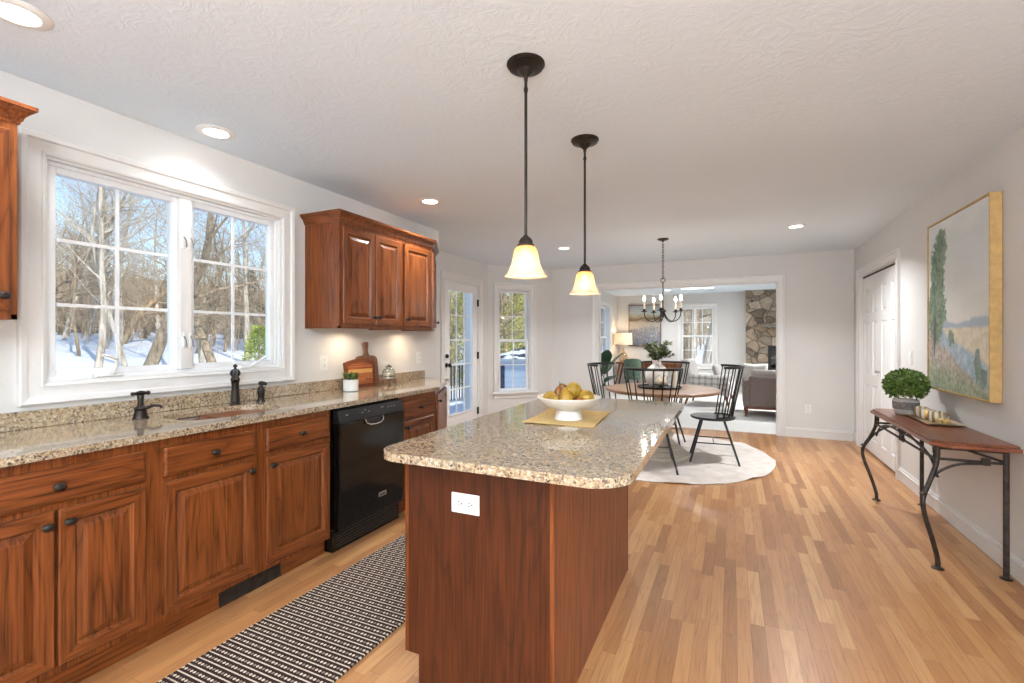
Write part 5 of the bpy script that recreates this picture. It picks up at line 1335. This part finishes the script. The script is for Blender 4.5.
for dx, dy, h_, az, L, w, el in ((.03, 0, .60, 200, .42, .22, 60), (.05, -.02, .62, -10, .46, .16, 62), (0, .05, .55, 90, .40, .2, 55), (.04, -.05, .40, -40, .42, .20, 35), (-.03, -.05, .42, 235, .38, .22, 30), (.02, 0, .75, 300, .34, .2, 70), (-.02, .02, .5, 150, .36, .2, 40)):
    a = R(az); tip = Vector((dx + .05 * math.cos(a), dy + .05 * math.sin(a), h_)); mb = MB(); mb.tube(spline([(dx * .4, dy * .4, .29), (dx, dy, h_ * .7), tuple(tip)]), .007, 6); O('stalk', mb, M['stem'], t)
    mb = MB(); e = R(el); big_leaf(mb, tip, (math.cos(a) * math.cos(e), math.sin(a) * math.cos(e), math.sin(e)), (-math.cos(a) * math.sin(e), -math.sin(a) * math.sin(e), math.cos(e)), L * 1.1, w * 1.35); O('leaf', mb, M['fig'], t, raw=True, smooth='all')

# armchair with throw
def plaid():
    m, nt, b = new_mat('pale_plaid_throw'); g = G(nt); x, y, z = g.sep(g.coord())
    a = g.m('LESS_THAN', g.m('FRACT', g.m('MULTIPLY', x, 9.0)), .35); c_ = g.m('LESS_THAN', g.m('FRACT', g.m('MULTIPLY', g.m('ADD', y, z), 9.0)), .35)
    nt.links.new(g.ramp(g.m('MULTIPLY', g.m('ADD', a, c_), .5), [(0, srgb(228, 224, 218)), (.5, srgb(200, 194, 190)), (1, srgb(160, 154, 154))]), b.inputs['Base Color']); b.inputs['Roughness'].default_value = .95; return m
t = T('armchair', 'cream upholstered armchair with splayed wooden legs near the living room window', 'armchair', (-.40, 10.25, .0045), R(-8))
mb = MB(); mb.box(-.42, .42, -.36, .36, .22, .34); O('seat_frame', mb, M['cream_fab'], t, bev=.03, smooth=True)
mb = MB(); mb.box(-.22, .42, -.30, .30, .34, .46); O('seat_cushion', mb, M['cream_fab'], t, bev=.04, smooth=True)
mb = MB(); mb.hexa([(-.42, -.34, .30), (-.22, -.34, .30), (-.22, .34, .30), (-.42, .34, .30)], [(-.50, -.34, .88), (-.34, -.34, .90), (-.34, .34, .90), (-.50, .34, .88)]); O('backrest', mb, M['cream_fab'], t, bev=.05, smooth=True)
for s in (-1, 1): mb = MB(); y_ = sorted((s * .31, s * .42)); mb.box(-.42, .40, y_[0], y_[1], .24, .58); O('arm', mb, M['cream_fab'], t, bev=.035, smooth=True)
for sx in (-1, 1):
    for sy in (-1, 1): mb = MB(); mb.tube([(sx * .32, sy * .30, .24), (sx * .40, sy * .34, 0)], [.028, .015], 8); O('leg', mb, M['walnut'], t, smooth=True)
t = T('throw_blanket', 'pale plaid throw draped over the near arm of the cream armchair', 'blanket', (-.36, 9.86, .0045), R(-8))
mb = MB(); N = 16
path = [(.10, .470), (.06, .595), (-.02, .605), (-.075, .590), (-.082, .45), (-.090, .32), (-.088, .24)]
for i, (yy, zz) in enumerate(path):
    for k in range(N + 1): s = k / N; mb.v.append((-.38 + .70 * s, yy + .008 * math.sin(k * 1.3 + i), zz + .006 * math.sin(k * 1.7)))
for i in range(len(path) - 1):
    for k in range(N): q = i * (N + 1) + k; mb.f.append((q, q + 1, q + N + 2, q + N + 1))
mb.mi = [0] * len(mb.f); ob = O('woven_cloth', mb, plaid(), t, smooth='all'); so_ = ob.modifiers.new('thick', 'SOLIDIFY'); so_.thickness = .010
t = T('throw_pillow', 'light grey throw pillow leaning on the cream armchair back', 'pillow', (-.47, 10.15, .66), R(-8))
def pillow(mb, w, h, th):
    N = 14
    for sg in (1, -1):
        for j in range(N + 1):
            for i in range(N + 1):
                u, v = 2 * i / N - 1, 2 * j / N - 1; q = (1 - u ** 4) * (1 - v ** 4); k = 1 - .08 * (1 - abs(u * v)); mb.v.append((sg * th / 2 * q ** .6, u * w / 2 * k, v * h / 2 * k))
    K = (N + 1) ** 2
    for sg in (0, 1):
        for j in range(N):
            for i in range(N): q = sg * K + j * (N + 1) + i; mb.f.append((q, q + 1, q + N + 2, q + N + 1))
    mb.mi = [0] * len(mb.f)
mb = MB(); pillow(mb, .42, .34, .14); pb = O('cushion_cover', mb, fabric('grey_pillow', srgb(186, 180, 176), srgb(206, 200, 196), 50), t, smooth='all'); pb.rotation_euler = (0, R(-18), 0); pb.location = (.22, 0, -.02)

# sofa
t = T('sofa', 'taupe sofa with its back to the dining area', 'sofa', (1.20, 8.80, .0045))
mb = MB(); mb.box(-1.02, 1.02, 0.02, .88, .13, .17); O('wood_frame', mb, M['walnut'], t, bev=.004)
mb = MB(); mb.box(-.94, .94, .0, .16, .17, .665); O('backrest', mb, M['sofa'], t, bev=.02, smooth=True)
for s in (-1, 1): mb = MB(); x_ = sorted((s * .93, s * 1.03)); mb.box(x_[0], x_[1], .01, .88, .17, .60); O('arm', mb, M['sofa'], t, bev=.02, smooth=True)
mb = MB(); mb.box(-.92, .92, .17, .88, .17, .44); O('seat_cushion', mb, M['sofa'], t, bev=.03, smooth=True)
for s in (-1, 1): mb = MB(); x_ = sorted((s * .01, s * .91)); mb.box(x_[0], x_[1], .10, .28, .50, .775); O('back_cushion', mb, fabric('pale_cushion', srgb(176, 166, 160), srgb(196, 186, 180), 40), t, bev=.05, smooth=True)
for sx in (-1, 1):
    for yy in (.05, .82): mb = MB(); mb.tube([(sx * .98, yy, .14), (sx * .99, yy, 0)], [.028, .016], 8); O('leg', mb, M['walnut'], t, smooth=True)
t = T('sofa_pillow', 'white patterned pillow propped at the far corner of the sofa', 'pillow', (.36, 9.50, .665), R(80))
mb = MB(); pillow(mb, .44, .40, .14); O('cushion_cover', mb, fabric('white_pillow', srgb(206, 202, 198), srgb(234, 230, 226), 14), t, smooth='all')

# fireplace
t = T('fireplace', 'floor-to-ceiling fieldstone fireplace in the living room', 'fireplace', (1.32, LVY - .002, .0045))
mb = MB(); FYD = -.34; w2 = 1.02
mb.box(-w2, -.565, FYD, 0, 0, CH - .006).box(.565, w2, FYD, 0, 0, CH - .006).box(-.565, .565, FYD, 0, 1.14, CH - .006).box(-.565, .565, FYD, 0, 0, .30); O('stone_face', mb, M['stone'], t)
mb = MB(); mb.box(-w2, w2, FYD - .40, FYD, 0, .28); O('hearth', mb, M['stone'], t)
mb = MB(); mb.box(-.70, .70, FYD - .17, FYD, 1.575, 1.635); O('mantel', mb, plain('grey_slab', srgb(128, 126, 120), .7, var=.15), t, bev=.006)
mb = MB(); mb.box(-.565, .565, FYD + .20, -.01, .30, 1.14); ring(mb, -.56, .56, .30, 1.135, .06, FYD + .01, FYD + .06); fb = O('firebox', mb, M['dark'], t)
mb = MB(); mb.box(-.50, -.01, FYD + .03, FYD + .04, .36, 1.07).box(.01, .50, FYD + .03, FYD + .04, .36, 1.07); O('glass_doors', mb, mk_glass('smoked_glass', .12, (.4, .4, .4)), fb)
mb = MB(); mb.lathe([(0, 0), (.08, 0), (.09, .06), (.11, .30), (.095, .31), (.085, .10), (0, .05)], 20, cap=False)
lh = O('log_bucket', mb, M['concrete'], loc=(.93, LVY + FYD - .20, .2855)); tag(lh, 'grey metal bucket standing on the hearth before the dark firebox', 'bucket')

# ------------------------------------------------------------------ outdoors
def gz(x, y):
    d = max(-x - 3, y - 13, 0); z = -1.05
    if d > 14: z += .082 * (d - 14)
    if d > 52: z += .13 * (d - 52)
    return z + .10 * math.sin(x * .21 + 1) * math.cos(y * .17) * min(1, d / 12)
mb = MB(); NXg, NYg = 70, 80
xs = [-110 + 124 * (i / NXg) for i in range(NXg + 1)]; ys = [-60 + 175 * (j / NYg) for j in range(NYg + 1)]
for y in ys:
    for x in xs: mb.v.append((x, y, gz(x, y)))
for j in range(NYg):
    for i in range(NXg): q = j * (NXg + 1) + i; mb.f.append((q, q + 1, q + NXg + 2, q + NXg + 1))
mb.mi = [0] * len(mb.f)
def mk_ground():
    m, nt, b = new_mat('snowy_ground'); g = G(nt); v = g.coord(); x, y, z = g.sep(v)
    wood = g.m('GREATER_THAN', g.m('ADD', z, g.m('MULTIPLY', g.noise(v, .12, 3), 1.2)), 2.35)
    sn = g.ramp(g.noise(v, .5, 3), [(.3, (.80, .83, .88)), (.7, (.90, .91, .93))]); br = g.ramp(g.noise(v, 1.2, 5), [(.3, srgb(112, 92, 72)), (.55, srgb(160, 138, 112)), (.7, srgb(222, 220, 218))])
    nt.links.new(g.mix(wood, sn, br), b.inputs['Base Color']); b.inputs['Roughness'].default_value = .85
    nt.links.new(g.bump(g.noise(v, 1.5, 4), .5, .08), b.inputs['Normal']); return m
struct(O('ground', mb, mk_ground(), smooth='all'), 'snow-covered lawn sloping up to the woods', 'ground')

def make_tree(seed, H=14, r0=.16, leanv=(0, 0), crook=.10, nb=26, low=.22):
    rr = random.Random(seed); mb = MB()
    def limb(p, d, L, r, lvl):
        n = (9, 6, 4, 3)[lvl]; P = [p.copy()]; q = p.copy(); dd = d.copy()
        for i in range(n):
            dd = (dd + Vector((rr.gauss(0, crook), rr.gauss(0, crook), rr.gauss(0, crook * .6) + (.03 if lvl else .0)))).normalized(); q = q + dd * L / n; P.append(q.copy())
        rs = [max(.004, r * (1 - .86 * i / n)) for i in range(n + 1)]
        mb.tube(P, rs, (8, 5, 4, 3)[lvl])
        if lvl >= 3: return
        cnt = (nb, 7, 5)[lvl]
        for k in range(cnt):
            s = (low + (1 - low) * (k + rr.random()) / cnt) if lvl == 0 else (.2 + .8 * (k + rr.random()) / cnt)
            i = min(n - 1, int(s * n)); pt = P[i].lerp(P[i + 1], s * n - i); ax = (P[i + 1] - P[i]).normalized()
            az = rr.random() * 2 * PI; o = ax.orthogonal().normalized(); o = Matrix.Rotation(az, 3, ax) @ o
            an = R(rr.uniform(32, 68)); nd = (ax * math.cos(an) + o * math.sin(an)).normalized()
            LL = L * (rr.uniform(.22, .42) * (1.15 - .6 * s) if lvl == 0 else rr.uniform(.30, .55)); limb(pt, nd, LL, rs[i] * rr.uniform(.32, .5), lvl + 1)
    limb(Vector((0, 0, -.3)), Vector((leanv[0], leanv[1], 1)).normalized(), H, r0, 0)
    return mb.mesh('bare_tree'), mb
kinds = []
for sd, H, r0, ln, cr, nb, lo, mt in ((1, 15, .17, (.02, 0), .05, 24, .3, 'bark'), (2, 14, .13, (.06, .03), .07, 22, .25, 'bark'), (3, 13, .30, (.22, .10), .16, 18, .18, 'bark2'), (4, 12, .10, (-.08, .02), .10, 24, .15, 'bark2'), (5, 16, .15, (0, -.04), .05, 22, .35, 'bark')):
    me, _ = make_tree(sd, H, r0, ln, cr, nb, lo); me.materials.append(M[mt]); kinds.append(me)
def pix(x, D):
    r = (x - 512) / 475 * D; return (CT * r - SN * D, SN * r + CT * D)
GRP = 'bare winter trees in the woods outside'
def tree(kind, x, y, az, s, label):
    o = bpy.data.objects.new('bare_tree', kinds[kind]); COL.objects.link(o); o.location = (x, y, gz(x, y) - .05); o.rotation_euler = (0, 0, az); o.scale = (s, s, s)
    tag(o, label, 'tree', GRP)
key = [(62, 34, 1, .9, 1.0, 'slim pale tree at the far left pane of the kitchen window'), (80, 27, 3, 2.0, .9, 'thin crooked tree behind the left column of window panes'),
       (97, 23, 0, .4, 1.0, 'straight pale-barked tree left of the muntin in the left casement'), (104, 31, 4, 3.1, 1.1, 'tall pale tree just beside the straight one in the left casement'),
       (127, 25, 1, 4.2, .95, 'slender light tree right of the left casement muntin'), (141, 21, 2, -.45, .95, 'thick gnarled tree leaning right in the left casement'),
       (203, 24, 4, 1.0, .9, 'pale tree at the left side of the right casement'), (222, 22, 2, 2.6, .75, 'forked leaning tree in the middle of the right casement'),
       (247, 30, 0, 5.0, 1.0, 'straight tree at the right side of the right casement'), (262, 36, 1, .2, 1.0, 'tree at the right edge of the kitchen window view'),
       (690, 24, 0, .3, 1.0, 'pale trunk in the left part of the living room window'), (701, 21, 4, 2.2, 1.1, 'thick pale trunk in the middle of the living room window'), (709, 27, 1, 1.2, 1.0, 'pale trunk in the right part of the living room window'),
       (520, 30, 1, 1.9, 1.0, 'bare tree behind the shed in the bay window'), (548, 26, 0, 2.9, .9, 'bare tree right of the shed beyond the bay')]
for x, D, k, az, s, lb in key:
    X, Y = pix(x, D); tree(k, X, Y, az, s, lb)
rr = random.Random(99)
for i in range(64):
    x = rr.uniform(-60, 300) if i < 42 else rr.uniform(430, 760); D = rr.uniform(27, 58) if i < 42 else rr.uniform(24, 48)
    X, Y = pix(x, D)
    if X < -40 and i % 3 == 0: pass
    tree(rr.randrange(5), X, Y, rr.random() * 6.3, rr.uniform(.7, 1.1), 'bare tree among the woods behind the snowy clearing')
# thicket
mb = MB(); rr = random.Random(5)
for i in range(900):
    if i < 640: x = rr.uniform(-90, 300); D = rr.uniform(36, 74)
    else: x = rr.uniform(430, 760); D = rr.uniform(34, 62)
    X, Y = pix(x, D); z = gz(X, Y); H = rr.uniform(4, 9); p = Vector((X, Y, z - .2)); d = Vector((rr.gauss(0, .10), rr.gauss(0, .10), 1)).normalized()
    mb.tube([p, p + d * H * .5 + Vector((rr.gauss(0, .1), rr.gauss(0, .1), 0)), p + d * H], [.05, .035, .012], 3)
    for k in range(9):
        s = rr.uniform(.15, .95); q = p + d * H * s; a = rr.random() * 2 * PI; L = rr.uniform(.8, 2.2); e = q + Vector((math.cos(a) * L, math.sin(a) * L, L * rr.uniform(.1, .9))); mb.tube([q, e], [.022, .008], 3)
        for m_ in range(2): s2 = rr.uniform(.3, 1); q2 = q.lerp(e, s2); a = rr.random() * 2 * PI; mb.tube([q2, q2 + Vector((math.cos(a), math.sin(a), rr.uniform(0, 1))) * .8], [.012, .006], 3)
th = O('thicket', mb, M['brush'], raw=True); tag(th, 'dense brown winter brush filling the woods behind the trees', 'brush', kind='stuff')

# evergreens
def evergreen(name, label, x, y, H, rad, mat, seed, n=5200, sz=.22):
    t = T(name, label, 'tree', (x, y, gz(x, y) - .05)); rr = random.Random(seed)
    mb = MB(); mb.tube([(0, 0, 0), (0, 0, H * .97)], [.05 * H ** .5, .01], 8); O('trunk', mb, M['bark2'], t)
    mb = MB()
    for i in range(n):
        s = rr.random() ** 1.25; zz = H * (.03 + .97 * s); rmax = rad * (1 - s) ** .75 * (1 + .18 * math.sin(zz * 7 + 3 * math.sin(i % 7))) + .05; a = rr.random() * 2 * PI; q = rmax * rr.uniform(.45, 1.0)
        d = Vector((math.cos(a), math.sin(a), rr.uniform(-.1, 1.0))); mb.leaf((q * math.cos(a), q * math.sin(a), zz), d, (rr.gauss(0, 1), rr.gauss(0, 1), 1), sz * rr.uniform(.6, 1.2), sz * .42)
    O('foliage', mb, mat, t, raw=True)
X, Y = pix(259, 14); evergreen('young_evergreen', 'bright green young evergreen at the lower right corner of the sink window', X, Y, 2.75, .78, M['shrub'], 1, 2600, .13)
X, Y = pix(452, 23); evergreen('evergreen_tree', 'sunlit yellow-green evergreen seen through the left lites of the glass door', X, Y, 9.5, 2.3, M['everg'], 2)
X, Y = pix(474, 25); evergreen('evergreen_tree', 'sunlit yellow-green evergreen between the glass door and bay window', X, Y, 9.0, 2.1, M['everg'], 3)
X, Y = pix(505, 24); evergreen('evergreen_tree', 'sunlit yellow-green evergreen behind the shed in the bay window', X, Y, 8.5, 1.9, M['everg'], 4)
X, Y = pix(522, 30); evergreen('evergreen_tree', 'farther yellow-green evergreen at the right side of the bay window', X, Y, 6.0, 1.8, M['everg'], 6)
X, Y = pix(250, 48); evergreen('evergreen_tree', 'dark distant evergreen behind the trees in the right casement', X, Y, 7.0, 2.0, leafmat('dark_needles', srgb(52, 62, 40), srgb(78, 86, 56), srgb(104, 108, 72), .8), 7, 3200, .3)

# deck
DZ = -.20
t = T('deck', 'snow-dusted wooden deck outside the glass door', 'deck', (-4.7, 6.4, DZ))
mb = MB()
for k in range(15): x = -1.0 + k * .142 - .02; mb.box(x, x + .134, -2.6, 4.7, -.035, 0)
O('boards', mb, plain('weathered_decking', srgb(150, 148, 146), .8, var=.15), t)
mb = MB(); mb.box(-1.0, 1.0, -2.6, 4.7, -.22, -.04); O('joists', mb, plain('deck_joists', srgb(120, 110, 100), .8), t)
mb = MB(); N = 18
for j in range(N + 1):
    for i in range(N + 1): u, v = -1.0 + 1.98 * i / N, -2.55 + 7.2 * j / N; e = min(i, N - i, j, N - j) / 2; mb.v.append((u, v, .004 + min(1, e) * (.035 + .02 * mnoise.noise(Vector((u * 1.5, v * 1.5, 0))))))
for j in range(N):
    for i in range(N): q = j * (N + 1) + i; mb.f.append((q, q + 1, q + N + 2, q + N + 1))
mb.mi = [0] * len(mb.f); O('snow_cover', mb, M['snow'], t, smooth='all')
t = T('deck_railing', 'white deck railing with dark balusters outside the glass door', 'railing', (-5.62, 6.4, DZ))
mb = MB(); mb.box(-.045, .045, -2.55, 4.65, .90, .945).box(-.02, .02, -2.55, 4.65, .10, .14); O('rails', mb, M['trim'], t)
for yy in (-2.5, -.75, .85, 4.6): mb = MB(); mb.box(-.05, .05, yy - .05, yy + .05, -.2, 1.0); mb.lathe([(.07, 0), (.07, .02), (0, .06)], 4, c=(0, yy, 1.0)); O('post', mb, M['trim'], t)
for k in range(60): yy = -2.44 + k * .116; mb = MB(); mb.box(-.011, .011, yy - .011, yy + .011, .12, .91); O('baluster', mb, M['dark'], t)
t = T('porch_post', 'white square post standing just outside the glass door', 'post', (-4.02, 7.02, DZ + .04))
mb = MB(); mb.box(-.07, .07, -.07, .07, 0, 2.55); mb.box(-.085, .085, -.085, .085, 0, .18); O('shaft', mb, M['trim'], t)

# shed
t = T('shed', 'white shed tinted blue-grey as in shade, with a snow-patched dark roof outside the bay window', 'shed', (-5.75, 16.0, -1.15))
def siding():
    m, nt, b = new_mat('shaded_white_clapboard'); g = G(nt); z = g.sep(g.coord())[2]; s = g.m('FRACT', g.m('DIVIDE', z, .16))
    nt.links.new(g.ramp(s, [(0, srgb(150, 164, 182)), (.08, srgb(196, 206, 218)), (1, srgb(206, 214, 224))]), b.inputs['Base Color']); nt.links.new(g.bump(s, .8, .02), b.inputs['Normal']); b.inputs['Roughness'].default_value = .6; return m  # white boards coloured blue-grey, their shade put into the colour
mb = MB(); mb.box(-1.6, 1.7, -1.5, 1.5, 0, 1.72); O('walls', mb, siding(), t)
for sx in (-1.6, 1.7):
    mb = MB(); mb.box(sx - .06, sx + .06, -1.53, -1.46, 0, 1.72); O('corner_board', mb, M['trim'], t)
mb = MB(); mb.box(-1.42, -1.24, -1.53, -1.49, .05, 1.55); O('door', mb, plain('dark_blue_door', srgb(40, 54, 78), .6), t)
mb = MB(); mb.box(-1.72, 1.82, -1.62, 1.62, 1.70, 1.80); O('fascia', mb, M['trim'], t)
rb = [(-1.80, -1.70, 1.78), (1.90, -1.70, 1.78), (1.90, 1.70, 1.78), (-1.80, 1.70, 1.78)]; rt = [(-.45, -.02, 2.36), (.7, -.02, 2.36), (.7, .02, 2.36), (-.45, .02, 2.36)]
mb = MB(); mb.hexa(rb, rt)
def roofm():
    m, nt, b = new_mat('snow_patched_shingles'); g = G(nt); n = g.noise(g.mapping(g.coord(), (1, 1, 2)), 2.4, 3, .5); nt.links.new(g.mix(g.m('GREATER_THAN', n, .52), srgb(58, 60, 72), srgb(226, 232, 242)), b.inputs['Base Color']); b.inputs['Roughness'].default_value = .9; return m
O('roof', mb, roofm(), t)
